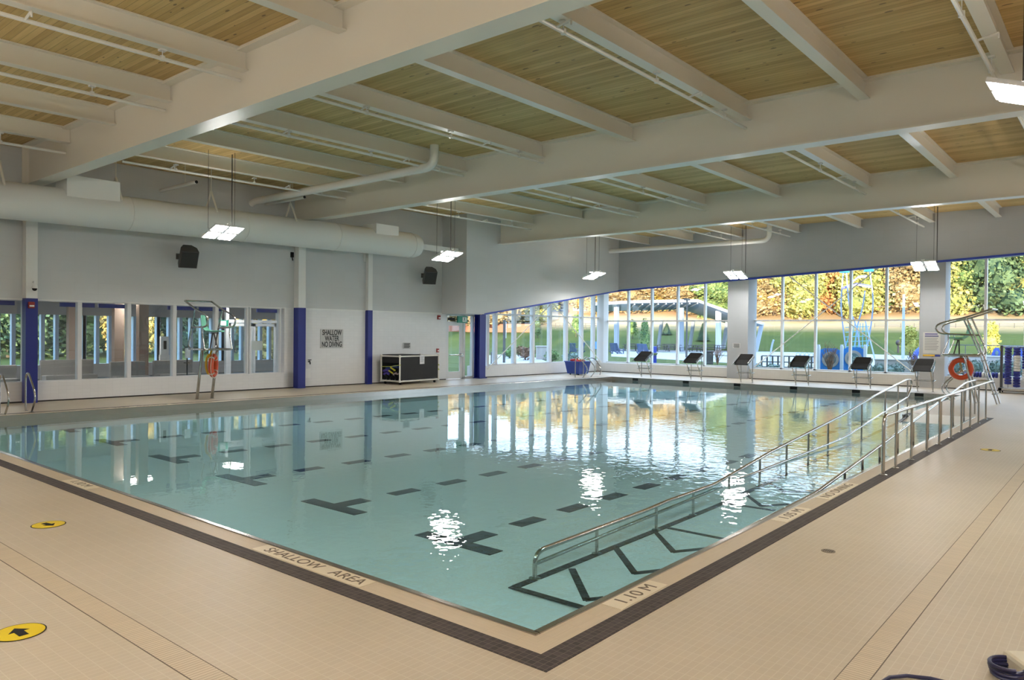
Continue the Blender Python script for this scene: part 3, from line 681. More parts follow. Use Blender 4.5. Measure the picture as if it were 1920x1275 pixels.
# fabric duct
DY, DZ, DR = 18.25, 5.20, .465
def DYx(x): return DY-.02*(x-8)
root = empty('air_duct',(0,0,0),label='huge round white air duct along the left wall under the girders',cat='duct')
b = MB(); n = 28
b.tube([(XB,DYx(XB),DZ-.13),(15.2,DYx(15.2),DZ+.09),(15.45,DYx(15.4),DZ+.094),(15.6,DYx(15.6),DZ+.095)],[DR,DR,DR*.97,DR*.86],36); b.build('duct_tube', M['duct'], root, True)
for x in (1.6,5.0,8.4,11.8,15.2):
    z = DZ-.13+(x-XB)/(15.2-XB)*.22
    b = MB(); b.tube([(x,DYx(x)+math.cos(a)*(DR+.006),z+math.sin(a)*(DR+.006)) for a in [2*math.pi*k/36 for k in range(36)]],.012,6,closed=True); b.build('seam_ring', M['duct'], root, True)
for px,x in ((10,2.0),(212,4.7),(388,7.4),(535,10.1)):
    z = DZ-.13+(x-XB)/(15.2-XB)*.22
    b = MB(); b.tube([(x,DYx(x)-.38,z+.30),(x,DYx(x),z+.95)],.03,6); b.tube([(x,DYx(x)+.38,z+.30),(x,DYx(x),z+.95)],.03,6); b.tube([(x,DYx(x),z+.93),(x,DYx(x),ZD)],.012,6); b.build('hanger', M['steel'], root)
for (x0,x1,h) in ((3.35,4.65,.52),(13.3,14.35,.34)):
    zc = DZ-.13+((x0+x1)/2-XB)/(15.2-XB)*.22
    b = MB(); b.box(x0,x1,DYx(x0)-.42,DYx(x0)+.35,zc+.22,zc+.25+h); b.build('inlet_box', M['white'], root)
b = MB(); b.box(15.5,17.98,DYx(16)+.1,DYx(16)+.3,DZ+.0,DZ+.22); o = b.build('square_duct', M['white']); tag(o,'small square white duct between the round duct end and the bulkhead','duct')
# roof drain pipes
b = MB(); P = arc([(9.5,20.0,5.95),(9.5,19.55,6.28),(9.5,10.85,6.28),(9.5,10.85,ZD)],6,.35); b.tube(P,.115,16)
tag(b.build('drain_pipe', M['pipe'], None, True),'thick white drain pipe with an elbow under the roof near the left wall','pipe')
b = MB(); P = arc([(28.0,17.3,6.16),(28.0,9.15,6.12),(28.0,9.15,ZD)],6,.35); b.tube(P,.11,16)
tag(b.build('drain_pipe', M['pipe'], None, True),'thick white drain pipe with an elbow before the far bulkhead','pipe')
for (a,c,lab) in (((301,358),(380,337),'white overflow pipe with a black open end above the duct, nearer the nearest girder'),((499,383),(586,370),'white overflow pipe with a black open end above the duct, left of the middle girder')):
    p0 = at_l(*a,-.05); p1 = at_y(c[0],c[1],0) if False else None
    X = p0.x; q = at_x(c[0],c[1],X)
    if abs(q.z-p0.z) > .3: q.z = p0.z
    root = empty('overflow_pipe',p0,label=lab,cat='pipe')
    d = q-p0; d = Vector((0,max(-2.2,min(-.8,d.y)),0))
    b = MB(); b.tube([(0,0,0),d],.055,12); b.build('pipe', M['pipe'], root, True)
    b = MB(); b.tube([d-Vector((0,-.001,0)),d+Vector((0,-.012,0))],.046,12); b.build('open_end', M['black'], root)
    b = MB(); b.tube([d*.7,(d.x*.7,d.y*.7,ZD-p0.z)],.01,6); b.build('hanger', M['steel'], root)
# loudspeakers
def make_speaker():
    root = empty('loudspeaker',(0,0,0))
    rot = Matrix.Rotation(R(38),3,'X') @ Matrix.Rotation(R(0),3,'Z')
    b = MB(); w,h,d = .27,.30,.40
    prof = [(-w,-h),(w,-h),(w*.95,h),(-w*.95,h)]; back = [(-w*.45,-h*.7),(w*.45,-h*.7),(w*.45,h*.8),(-w*.45,h*.8)]
    mid = [(-w*.9,-h*.95),(w*.9,-h*.95),(w*.86,h*.99),(-w*.86,h*.99)]
    def ring(pp,y): return [rot @ Vector((x,y,z)) for x,z in pp]
    A,B,C = ring(prof,-.22),ring(mid,.02),ring(back,.26)
    va=[b.bm.verts.new(v) for v in A]; vb=[b.bm.verts.new(v) for v in B]; vc=[b.bm.verts.new(v) for v in C]
    for s_,t_ in ((va,vb),(vb,vc)):
        for i in range(4): b.bm.faces.new([s_[i],s_[(i+1)%4],t_[(i+1)%4],t_[i]])
    b.bm.faces.new(va); b.bm.faces.new(vc[::-1]); b.build('cabinet', M['grey'], root, bevel=.015)
    b = MB(); b.cbox(rot @ Vector((0,-.228,0)),(.47,.014,.53),rot); b.build('grille', M['grey2'], root, bevel=.004)
    b = MB(); b.tube([(-.12,.18,.02),(-.18,.5,.02)],.03,8); b.box(-.24,-.10,.44,.56,-.08,.10); b.build('bracket', M['grey'], root)
    return root
sp0 = make_speaker()
p = at_l(352,480,-.5); sp0.location = p; sp0.rotation_euler = (0,0,R(-14)); tag(sp0,'dark grey loudspeaker on the left wall below the duct, above the lobby windows','loudspeaker','wall loudspeakers')
s2 = copy_tree(sp0); s2.location = at_l(805,516,-.5); s2.rotation_euler = (0,0,R(-30)); tag(s2,'dark grey loudspeaker on the left wall beside the raked bulkhead','loudspeaker','wall loudspeakers')
# camera dome, strobes, pull station
p = at_l(62,536,-.30); root = empty('security_camera',p,label='white dome security camera on the first blue footed column',cat='camera')
b = MB(); b.tube([(0,.02,.10),(0,-.12,.12),(0,-.12,.02)],.02,8); b.lathe([(.05,.05),(.07,0),(.075,-.05),(.0,-.052)][0:3],(0,-.12,-.02),12); b.build('housing', M['white'], root, True)
b = MB(); b.lathe([(.062,0),(.05,-.045),(.02,-.065)],(0,-.12,-.07),12); b.build('dome', M['black'], root, True)
for (pp,off,lab) in (((58,572),-.29,'red fire alarm strobe on the first blue column'),((822,595),0,'red fire alarm strobe on the white wall left of the exit door')):
    p = at_l(*pp,off); root = empty('fire_strobe',p,label=lab,cat='fire alarm',group='red fire alarm strobes')
    b = MB(); b.box(-.075,.075,-.06,0,-.085,.085); b.build('body', M['red'], root, bevel=.008)
    b = MB(); b.box(-.055,.055,-.085,-.061,-.045,.0); b.build('lens', M['white'], root, bevel=.006)
p = at_l(820,657,0); root = empty('fire_pull_station',p,label='small red fire pull station left of the exit door',cat='fire alarm')
b = MB(); b.box(-.06,.06,-.05,0,-.08,.08); b.build('body', M['red'], root, bevel=.006)
b = MB(); b.box(-.035,.035,-.062,-.051,-.035,.01); b.build('handle', M['white'], root)
p = at_l(695,560,-.2)
p = at_l(693,484,-.17); b = MB(); b.box(-.10,.0,-.04,0,-.14,.14); o = b.build('junction_box', M['white'], None, loc=(14.10,WY(14.1)-.001,p.z)); tag(o,'small white junction box on the slim column under the duct','junction box')
p = at_l(549,478,0); root = empty('cable_gland',(10.98,WY(10.98,0),p.z),label='black cable bracket on the wall at the top of the second blue column',cat='bracket')
b = MB(); b.box(-.05,.05,-.06,0,-.09,.09); b.tube([(0,-.03,-.09),(.03,-.03,-.2)],.02,6); b.build('bracket_body', M['black'], root)
# exit sign above the door
p = at_l(866,599,-.05); root = empty('exit_sign',p,label='green running figure exit sign above the exit door',cat='exit sign')
b = MB(); b.box(-.30,.30,-.06,0,-.14,.14); b.build('case', M['green'], root)
b = MB(); b.box(-.02,.22,-.068,-.061,-.10,.10); b.build('white_panel', M['white'], root)
b = MB()
b.ball((.10,-.071,.072),(.018,.004,.018),1); b.tube([(.10,-.071,.05),(.09,-.071,.0)],.014,6); b.tube([(.09,-.071,0),(.13,-.071,-.03),(.12,-.071,-.08)],.010,6); b.tube([(.09,-.071,0),(.06,-.071,-.04),(.02,-.071,-.05)],.010,6); b.tube([(.10,-.071,.04),(.15,-.071,.02)],.009,6); b.tube([(.10,-.071,.04),(.05,-.071,.03)],.009,6); b.build('running_figure', M['green'], root)
# wall signs
def wall_sign(pa,pb,off,lab,name='wall_sign'):
    A = at_l(*pa,off); B = at_l(*pb,off); c = (A+B)/2
    root = empty(name,(c.x,WY(c.x,off),c.z),rz=math.atan(WS),label=lab,cat='sign')
    w,h = abs(B.x-A.x)/2, abs(A.z-B.z)/2
    b = MB(); b.box(-w,w,-.014,0,-h,h); b.build('sign_panel', M['signplate'], root, bevel=.003)
    return root,w,h
root,w,h = wall_sign((600.5,617),(643,652.5),-.002,'silver sign reading SHALLOW WATER NO DIVING between two blue columns')
for i,(t,k) in enumerate((('SHALLOW',.66),('WATER',.66),('NO DIVING',.62))):
    text('lettering',t,M['ink'],.265,root.matrix_basis.translation+Vector((0,-.016,h*.62-h*.62*i)),(1,WS,0),(0,0,1),root,.002,sx=k,bold=.006)
root,w,h = wall_sign((756,642.5),(769.5,653.5),-.002,'small silver plaque with fine print above the black float cart')
b = MB()
for i in range(4): b.box(-w*.8,w*(.8-.15*(i%2)),-.017,-.0141,h*.6-i*h*.4-.015,h*.6-i*h*.4+.015)
b.build('fine_print', M['ink'], root)
def far_sign(pa,pb,x,lab,mt,name='wall_sign'):
    A = at_x(*pa,x); B = at_x(*pb,x); c=(A+B)/2; root = empty(name,(x,c.y,c.z),label=lab,cat='sign')
    w,h = abs(B.y-A.y)/2,abs(A.z-B.z)/2
    b = MB(); b.box(-.014,0,-w,w,-h,h); b.build('sign_panel', mt, root, bevel=.003); return root,w,h
root,w,h = far_sign((1374,643),(1388,653),XH-.001,'small silver plaque with fine print on the first boxed far column',M['signplate'])
b = MB()
for i in range(4): b.box(-.017,-.0141,-w*.8,w*(.8-.15*(i%2)),h*.6-i*h*.4-.012,h*.6-i*h*.4+.012)
b.build('fine_print', M['ink'], root)
root,w,h = far_sign((1731,623),(1763,664),XH-.001,'tall white notice board with blue heading on the second boxed far column',M['board'])
b = MB()
for i in range(2): b.box(-.017,-.0141,-w*(.55+.12*(1-i)) if i==0 else -w*.78,w*.78,h*.84-i*.08-.02,h*.84-i*.08+.02)
b.build('heading', M['inkblue'], root)
b = MB()
for i in range(9): b.box(-.017,-.0141,-w*(.80-.1*((i*7)%3)),w*.80,h*.60-i*h*.15-.013,h*.60-i*h*.15+.013)
b.build('fine_print', mat('notice_print',(.30,.30,.30),.6), root)
# rescue pole
xp = XH-.12; a = at_x(1730.5,666.3,xp); c = at_x(1753,666.8,xp); d = at_x(1763,667,xp); e = at_x(1837,668.5,xp)
root = empty('rescue_pole',a,label='horizontal rescue pole with yellow grip and blue end on the far column',cat='rescue pole')
b = MB(); b.tube([(0,0,0),c-a],.034,8); tag(b.build('grip', M['rope'], root, True),'yellow grip')
b = MB(); b.tube([c-a,d-a],.036,8); tag(b.build('collar', M['blue'], root, True),'blue collar')
b = MB(); b.tube([d-a,e-a],.02,8); b.build('shaft', M['chrome'], root, True)
b = MB(); b.box(-.02,.12,(c-a).y*.8-.02,(c-a).y*.8+.02,-.05,-.03); b.box(-.02,.12,(d-a).y-.3,(d-a).y-.26,-.05,-.02); b.build('wall_hook', M['chrome'], root)
# door latch on the white panel
p = at_l(578,678,0); root = empty('wall_tap',p,label='small black hose tap on the white tiled wall under the no diving sign',cat='tap')
b = MB(); b.tube([(0,0,0),(0,-.10,0),(0,-.12,-.09)],.022,8); b.tube([(-.07,-.08,.06),(.07,-.08,.06)],.014,6); b.tube([(0,-.08,0),(0,-.08,.06)],.012,6); b.build('tap_body', M['black'], root)
p = at_l(576,700,0); root = empty('access_panel',p,label='faint white access panel low on the wall beside the second blue column',cat='panel')
b = MB(); b.box(-.13,.13,-.008,0,-.16,.16); b.build('cover', M['white'], root)
# floor stickers and covers
def sticker(c,ang,lab):
    root = empty('floor_sticker',(c.x,c.y,.002),rz=ang,label=lab,cat='floor sticker',group='round arrow stickers on the deck')
    b = MB(); b.lathe([(.155,0),(.155,.0015)],(0,0,0),40); b.build('rim', M['black'], root)
    b = MB(); b.lathe([(.146,.0015),(.146,.0025)],(0,0,0),40); b.build('disc', M['yellow'], root)
    b = MB(); b.slab([(-.085,-.028),(.005,-.028),(.005,-.062),(.085,0),(.005,.062),(.005,.028),(-.085,.028)],.0025,.0035); b.build('arrow', M['black'], root)
sticker(at_z(91,984),R(-78),'yellow round floor sticker between trench drain and near left pool edge')
sticker(at_z(36,1186),R(92),'nearest yellow round floor sticker, its black arrow pointing away')
sticker(at_z(1857,844),R(0),'faint yellow round floor sticker on the deck right of the railing')
c = at_z(1553,1033.5); root = empty('floor_drain',(c.x,c.y,0),label='small grey round drain cover on the right deck',cat='drain cover')
b = MB(); b.lathe([(.062,0),(.062,.004),(.05,.005)],(0,0,0),24); b.build('cover', mat('drain_cover',(.20,.165,.12),.6), root)
b = MB(); [b.box(-.03,.03,q*.018-.003,q*.018+.003,.005,.0065) for q in (-2,-1,0,1,2)]; b.build('slots', M['dark'], root)

# ============================================================ RAILINGS
def rail_root(name,loc,lab,cat,group=None): return empty(name,loc,label=lab,cat=cat,group=group)
TR = .024
# deck guard rail D
root = rail_root('deck_railing',(0,0,0),'stainless deck railing with ten posts along the top of the ramp','railing')
yD = -.30
P = arc([(7.74,yD,0.0),(7.74,yD,.85),(17.75,yD,.885)],6,.16)
b = MB(); b.tube(P,TR,10); b.build('top_rail', M['chrome'], root, True)
for x in (8.48,9.5,10.68,11.77,12.92,14.07,15.15,16.29,17.4):
    b = MB(); z = .85+(x-7.74)*.0035; b.tube([(x,yD,0),(x,yD,z)],.019,8); b.lathe([(.05,0),(.05,.008),(.03,.012)],(x,yD,0),12); b.build('post', M['chrome'], root, True)
b = MB(); b.lathe([(.055,0),(.055,.008),(.03,.012)],(7.74,yD,0),12); b.build('post_base', M['chrome'], root, True)
# outer ramp handrail C
yC = .10
def zC(x): return -.07 if x < 4.6 else (-.07+(x-4.6)*.012 if x < 6.0 else -.053+(x-6.0)*(.90+.053)/(17.2-6.0))
root = rail_root('ramp_handrail',(0,0,0),'outer stainless ramp handrail hugging the pool edge beside the deck','handrail','ramp handrails')
P = arc([(2.6,yC,-.36),(2.9,yC,-.10),(3.5,yC,-.075),(6.0,yC,-.05),(17.2,yC,.88),(18.6,yC,.88),(18.6,yD,.88),(17.75,yD,.885)],6,.3)
b = MB(); b.tube(P,TR,10); b.build('top_rail', M['chrome'], root, True)
for x in (7.3,8.2,9.2,10.4,11.6,12.9,14.2,15.6,17.0):
    b = MB(); zt = zC(x); zb = RZ(x); b.tube([(x,yC,zb),(x,yC,zt)],.019,8); b.build('post', M['chrome'], root, True)
b = MB(); b.tube([(18.6,yC,0),(18.6,yC,.88)],.019,8); b.build('post', M['chrome'], root, True)
# inner ramp handrail A with lower rail
yA = 1.42
A_px = [(995,1093),(993,1042),(1003,1035),(1117,992),(1216,955),(1250,940),(1340,908),(1440,850),(1580,778),(1640,742),(1700,712)]
pts = [at_x(0,0,0) if False else at_y(px,py,yA) for px,py in A_px[2:]]
Apts = [Vector((pts[0].x,yA,RZ(2)))]
prof = [(p.x,p.z) for p in pts]
for i,(px,py) in enumerate(A_px[2:]):
    pass
def Az(x):
    for (xa,za),(xc,zc) in zip(prof[:-1],prof[1:]):
        if xa <= x <= xc: return za+(zc-za)*(x-xa)/(xc-xa)
    return prof[0][1] if x < prof[0][0] else prof[-1][1]
x0 = prof[0][0]; zlow = Az(x0+2); xe,ze = prof[-1]
b0 = at_z(1117,1037,-.4).x; 
root = rail_root('ramp_handrail',(0,0,0),'inner stainless ramp handrail with a lower rail standing in the water','handrail','ramp handrails')
line = [(x0,yA,RZ(x0)),(x0,yA,prof[0][1])]+[(x,yA,z) for x,z in prof[1:]]
B_px = [(1701,745),(1658,775),(1580,822)]
Bp = [at_y(px,py,yA) for px,py in B_px]
top = line+[(xe+.55,yA,ze-.02),(xe+.55,yA,ze-.22),(Bp[0].x,yA,Bp[0].z)]
P = arc(top,6,.16); b = MB(); b.tube(P,TR,10); b.build('top_rail', M['chrome'], root, True)
sl = (Bp[0].z-Bp[2].z)/(Bp[0].x-Bp[2].x)
low = [Vector((Bp[0].x,yA,Bp[0].z)),Vector((Bp[2].x,yA,Bp[2].z))]
xl = 6.4; low += [Vector((xl,yA,Az(xl)-.11)),Vector((x0,yA,Az(x0+.3)-.12))]
b = MB(); b.tube(arc(low,5,.4),TR*.85,10); b.build('lower_rail', M['chrome'], root, True)
posts = [b0,at_z(1216,990,-.4).x]+[at_y(px,py,yA).x for px,py in ((1300,925),(1367,893),(1425,860),(1475,832),(1516,811),(1553,793),(1616,756),(1660,733),(1684,722),(1702,713))]
for x in posts:
    b = MB(); b.tube([(x,yA,RZ(min(x,RX))),(x,yA,Az(x))],.019,8); b.lathe([(.055,0),(.055,.01),(.03,.014)],(x,yA,RZ(min(x,RX))),12); b.build('post', M['chrome'], root, True)
b = MB(); b.lathe([(.06,0),(.06,.01),(.03,.014)],(x0,yA,RZ(x0)),12); b.build('post_base', M['chrome'], root, True)

# grab rails
def make_grab():
    root = empty('pool_grab_rail',(0,0,0))
    b = MB(); P = arc([(0,0,0),(0,0,.80),(0,-.10,.92),(0,-.22,.90),(0,-.62,.50),(0,-.66,.30),(0,-.40,.0)],6,.14); b.tube(P,.022,10); b.build('bent_tube', M['chrome'], root, True)
    for y in (0,-.40):
        b = MB(); b.lathe([(.05,0),(.05,.008),(.03,.012)],(0,y,0),12); b.build('flange', M['chrome'], root, True)
    return root
g0 = make_grab(); GG = 'bent stainless grab rails at the pool edge'
def grab(x,y,rz,lab,first=False):
    o = g0 if first else copy_tree(g0); o.location = (x,y,.004); o.rotation_euler = (0,0,R(rz)); tag(o,lab,'grab rail',GG)
p = at_z(48,770.5); grab(p.x,p.y,0,'bent grab rail standing before the first blue column',True)
p = at_z(-1,775); grab(p.x,p.y,0,'bent grab rail cut by the frame edge, left of the first blue column')
grab(23.75,PY(23.75)+.72,0,'bent grab rail left of the pair before the blue tub')
grab(24.35,PY(24.35)+.72,0,'bent grab rail right of the pair before the blue tub')
grab(22.9,.95,180,'bent grab rail under the orange buoy, nearer the ramp')
grab(23.6,.95,180,'bent grab rail under the orange buoy, nearer the far wall')
b = MB(); q = at_l(1100,676,-.5); P = arc([(26.3,17.75,0),(26.3,17.75,.55),(26.3,17.4,.82),(26.3,17.0,.8),(26.3,16.6,.3),(26.3,16.7,.0)],6,.2); b.tube(P,.022,8)
tag(b.build('pool_grab_rail', M['chrome'], None, True),'bent steel tube lying beyond the blue tub by the far corner','grab rail')

# ============================================================ LIFEGUARD CHAIRS   local: +x sideways, -y forward (to the pool)
def chair(loc,rz,lab,ladder,swivel=0.0):
    root = empty('lifeguard_chair',loc,rz=rz,label=lab,cat='lifeguard chair',group='tall stainless lifeguard chairs')
    def F(s,f,z): return (s,-f,z)
    hw = .40; lw = .22
    for s in (-1,1):
        b = MB(); b.tube(arc([F(s*lw,0,0),F(s*lw,.30,1.36),F(s*lw,.34,1.42)],4,.1),(.032 if ladder else .042),10); b.lathe([(.06,0),(.06,.01),(.04,.014)],F(s*lw,0,0),12); b.build('leg', M['chrome'], root, True)
    if ladder:
        for s in (-1,1):
            b = MB(); b.tube([F(s*.24,-.56,0),F(s*.24,-.14,1.40),F(s*.24,.32,2.50)],.024,8); b.build('ladder_rail', M['chrome'], root, True)
        for k in range(4):
            z = .30+k*.33; f = -.56+z/1.40*.42
            b = MB(); b.box(-.24,.24,-f-.05,-f+.05,z-.014,z+.014); b.build('ladder_step', M['chrome'], root)
    # platform frame
    b = MB(); P = [F(-hw,-.12,1.45),F(-hw,.88,1.45),F(hw,.88,1.45),F(hw,-.12,1.45)]
    b.tube(arc(P,5,.10),.028,10); b.build('platform_frame', M['chrome'], root, True)
    b = MB(); b.box(-hw+.02,hw-.02,-.86,.10,1.44,1.462); b.build('platform', M['gutter'], root)
    for s in (-1,1):
        b = MB(); b.tube(arc([F(s*hw,.25,1.45),F(s*hw,-.14,1.46),F(s*hw,-.16,1.62),F(s*hw,.24,2.58)],5,.16),.027,8); b.build('upright', M['chrome'], root, True)
        b = MB(); b.tube(arc([F(s*hw,-.42,2.84),F(s*hw,.24,2.60),F(s*hw,.95,2.42),F(s*hw,1.08,2.30),F(s*hw,.98,2.09),F(s*hw,.03,2.06)],6,.2),.027,8); b.build('arm_loop', M['chrome'], root, True)
        b = MB(); b.tube(arc([F(s*hw,.72,2.08),F(s*hw,.70,1.9),F(s*hw,.86,1.46)],4,.1),.018,8); b.build('front_strut', M['chrome'], root, True)
    b = MB(); b.tube([F(-hw,-.42,2.84),F(hw,-.42,2.84)],.027,8); b.build('top_bar', M['chrome'], root, True)
    b = MB(); b.tube([F(-.08,.50,1.45),F(0,.50,1.92)],.02,8); b.tube([F(.10,.62,1.45),F(.02,.52,1.92)],.02,8); b.box(-.12,.12,-.62,-.38,1.90,1.925); b.build('seat_post', M['grey'], root, True)
    # moulded seat shell
    b = MB(); prof = [(.20,2.42),(.21,2.28),(.235,2.12),(.27,2.02),(.36,1.955),(.55,1.945),(.70,1.96),(.78,1.945)]
    wid = [.17,.20,.22,.23,.235,.235,.225,.20]; NS = 8; top = []; bot = []
    for (f,z),w in zip(prof,wid):
        ra = []; rb = []
        for k in range(NS+1):
            t = -1+2*k/NS; lift = .035*t*t
            fo = -lift*.6 if z > 2.0 else 0
            ra.append(b.bm.verts.new(F(w*t,f+lift*(1 if z > 2.0 else 0),z+(lift if z <= 2.03 else 0))))
            rb.append(b.bm.verts.new(F(w*t,f+lift*(1 if z > 2.0 else 0)-(.012 if z > 2.0 else 0),z+(lift if z <= 2.03 else 0)-.012)))
        top.append(ra); bot.append(rb)
    for i in range(len(top)-1):
        for k in range(NS):
            b.bm.faces.new([top[i][k],top[i][k+1],top[i+1][k+1],top[i+1][k]]); b.bm.faces.new([bot[i][k+1],bot[i][k],bot[i+1][k],bot[i+1][k+1]])
    for i in range(len(top)-1):
        b.bm.faces.new([top[i][0],top[i+1][0],bot[i+1][0],bot[i][0]]); b.bm.faces.new([top[i+1][NS],top[i][NS],bot[i][NS],bot[i+1][NS]])
    for k in range(NS):
        b.bm.faces.new([top[0][k+1],top[0][k],bot[0][k],bot[0][k+1]]); b.bm.faces.new([top[-1][k],top[-1][k+1],bot[-1][k+1],bot[-1][k]])
    so = b.build('seat', M['seatgreen'], root, True); tag(so,'mint green plastic seat')
    if swivel:
        pv = Vector((0,-.50,0)); rz_ = Matrix.Rotation(swivel,4,'Z'); so.matrix_basis = Matrix.Translation(pv) @ rz_ @ Matrix.Translation(-pv)
    return root
pA = at_z(368.6,748); pB = at_z(398.1,747)
c1 = chair(((pA.x+pB.x)/2,(pA.y+pB.y)/2,.0),R(-3),'tall stainless lifeguard chair with mint seat before the lobby windows',False,R(48))
c2 = chair((22.55,.60,.0),R(178),'tall stainless lifeguard chair with ladder beside the far end of the ramp',True)
# life buoys
def buoy(loc,rot,lab,rope_pts,bands):
    root = empty('life_buoy',loc,label=lab,cat='life buoy')
    RR,rr = .27,.075; Q = rot.to_3x3()
    b = MB(); b.tube([Q @ Vector((RR*math.cos(a),0,RR*math.sin(a))) for a in [2*math.pi*k/40 for k in range(40)]],rr,14,closed=True); b.build('ring', M['buoy'], root, True)
    if bands:
        for a0 in (.785,2.356,3.927,5.498):
            b = MB(); b.tube([Q @ Vector((RR*math.cos(a0+d),0,RR*math.sin(a0+d))) for d in (-.07,-.035,0,.035,.07)],rr+.004,14); b.build('white_band', M['buoyw'], root, True)
    b = MB(); b.tube([Q @ Vector(((RR+.09+.015*math.sin(4*a))*math.cos(a),-.02,(RR+.09+.015*math.sin(4*a))*math.sin(a))) for a in [2*math.pi*k/48 for k in range(48)]],.009,6,closed=True); b.build('grab_line', M['buoyw'], root, True)
    return root
bl_ = buoy((6.93,17.20,.98),Matrix.Rotation(R(48),4,'Z'),'orange life buoy with coiled yellow rope hanging on the chair before the lobby windows',None,True)
b = MB(); random.seed(3); P = []
for k in range(260):
    t = k/259; a = t*2*math.pi*9; w_ = (.075+.02*math.sin(a*.37))*math.cos(a); f_ = .03*math.sin(a*1.3); P.append((-.15+.88*w_-.48*f_,-.03-.48*w_-.88*f_,.04+(.26+.03*math.sin(a*.23))*math.sin(a)))
b.tube(P,.013,6); b.tube([(-.15,-.04,.22),(-.10,-.03,.36),(-.04,0,.47)],.03,8); tag(b.build('rope_coil', M['rope'], bl_, True),'yellow throw rope')
b2 = buoy((22.45,1.02,1.02),Matrix.Rotation(R(82),4,'Z'),'orange life buoy hanging on the ladder chair by the ramp',None,False)
b = MB(); b.tube(arc([(-.0,.02,.10),(.0,.0,.25),(.0,0,.42)],4,.1),.03,8); b.tube([(0,.05,.2),(0,-.03,.1),(0,.04,.0),(0,-.04,-.08),(0,.02,.18)],.016,6); b.build('rope_coil', mat('tan_rope',(.42,.30,.14),.8), b2, True)

# ============================================================ STARTING BLOCKS   local: -x toward the pool
def make_block():
    root = empty('starting_block',(0,0,0))
    for s in (-1,1):
        b = MB(); b.tube([(0,s*.25,0),(0,s*.25,.95)],.019,8); b.lathe([(.05,0),(.05,.008),(.03,.012)],(0,s*.25,0),10); b.build('post', M['chrome'], root, True)
        b = MB(); b.tube([(-.02,s*.25,.06),(-.46,s*.25,.78)],.019,8); b.build('diagonal_leg', M['chrome'], root, True)
    b = MB(); b.tube([(.0,-.33,.42),(0,.33,.42)],.012,6); b.tube([(-.24,-.33,.40),(-.24,.33,.40)],.012,6)
    for s in (-1,1): b.tube([(.02,s*.33,.42),(-.26,s*.33,.40)],.012,6); b.tube([(-.22,s*.25,.40),(-.24,s*.25,.56)],.03,6)
    b.build('back_step', M['chrome'], root, True)
    sl = math.atan2(.30,.60); rot = Matrix.Rotation(sl,3,'Y').inverted()
    def pt(u,v,w): return Vector((-.60+u*math.cos(sl)-w*math.sin(sl),v,.745+u*math.sin(sl)+w*math.cos(sl)))
    def pl(u0,u1,v0,v1,w0,w1): 
        return [pt(u0,v0,w0),pt(u1,v0,w0),pt(u1,v1,w0),pt(u0,v1,w0),pt(u0,v0,w1),pt(u1,v0,w1),pt(u1,v1,w1),pt(u0,v1,w1)]
    b = MB(); b.hexa(pl(0,.72,-.29,.29,0,.035)); b.build('platform', M['black'], root, bevel=.008)
    b = MB(); p8 = [pt(.40,-.27,.035),pt(.72,-.27,.035),pt(.72,.27,.035),pt(.40,.27,.035),pt(.46,-.27,.06),pt(.72,-.27,.15),pt(.72,.27,.15),pt(.46,.27,.06)]; b.hexa(p8); b.build('foot_wedge', M['black'], root, bevel=.008)
    for s in (-1,1):
        b = MB(); b.hexa(pl(.02,.74,s*.30-.012,s*.30+.012,-.02,.10)); b.build('side_rail', M['chrome'], root)
        b = MB(); b.tube(arc([pt(-.06,s*.35,.03),pt(.30,s*.35,.06),pt(.34,s*.31,.03)],4,.05),.018,8); b.build('hand_grip', M['chrome'], root, True)
    return root
blk0 = make_block()
for i,y in enumerate(BY):
    o = blk0 if i == 0 else copy_tree(blk0)
    o.location = (26.45,y,.0); tag(o,'black topped starting block, %s from the left wall%s' % (ords[i],['',', before the picnic shelter','',', right of the first boxed column','',', beside the inner ramp handrail'][i]),'starting block','starting blocks along the far edge')

# ============================================================ CARTS, TUB, LANE LINES
# float cart
cA = at_z(745,721); cA = Vector((14.72,18.02,0)); L,Wd,Hh = 2.12,1.0,1.10
root = empty('float_cart',cA,rz=R(3),label='white framed cart with black mesh cover full of pool floats',cat='cart')
b = MB(); r = .03
for (x,y) in ((0,0),(L,0),(0,Wd),(L,Wd)): b.tube([(x,y,.12),(x,y,Hh)],r,8)
for z in (.13,Hh-.03):
    for (p,q) in (((0,0),(L,0)),((0,Wd),(L,Wd)),((0,0),(0,Wd)),((L,0),(L,Wd))): b.tube([(*p,z),(*q,z)],r,8)
for (x,y) in ((0,0),(L,0),(0,Wd),(L,Wd)): b.lathe([(.045,0),(.045,.09)],(x,y,.09),10); b.lathe([(.045,0),(.045,.09)],(x,y,Hh-.07),10)
b.build('frame', M['pvc'], root, True)
b = MB(); b.box(.04,L-.04,-.012,.012,.18,Hh-.01); b.box(.04,L-.04,Wd-.012,Wd+.012,.18,Hh); b.build('mesh_side', M['blackfab'], root)
b = MB(); b.box(.04,L*.52,-.02,Wd,Hh-.0,Hh+.03); b.box(L*.52,L-.03,-.02,Wd,Hh-.07,Hh-.03); b.box(.02,.05,.02,Wd-.02,Hh-.28,Hh-.02); b.build('mesh_lid', M['blackfab'], root)
b = MB(); b.box(0,L,0,Wd,.13,.16); b.build('base_shelf', M['pvc'], root)
for (x,y) in ((.12,.1),(L-.12,.1),(.12,Wd-.1),(L-.12,Wd-.1)):
    b = MB(); b.tube([(x-.02,y,.05),(x+.02,y,.05)],.05,12); b.box(x-.015,x+.015,y-.015,y+.015,.05,.13); b.build('caster', M['black'], root)
b = MB(); b.box(L*.49,L*.61,-.03,-.022,Hh-.34,Hh+.01); b.build('paper_notice', M['paper'], root)
b = MB()
for q in range(6): b.box(L*.505,L*(.60-.012*(q%3)),-.033,-.0301,Hh-.06-q*.04,Hh-.045-q*.04)
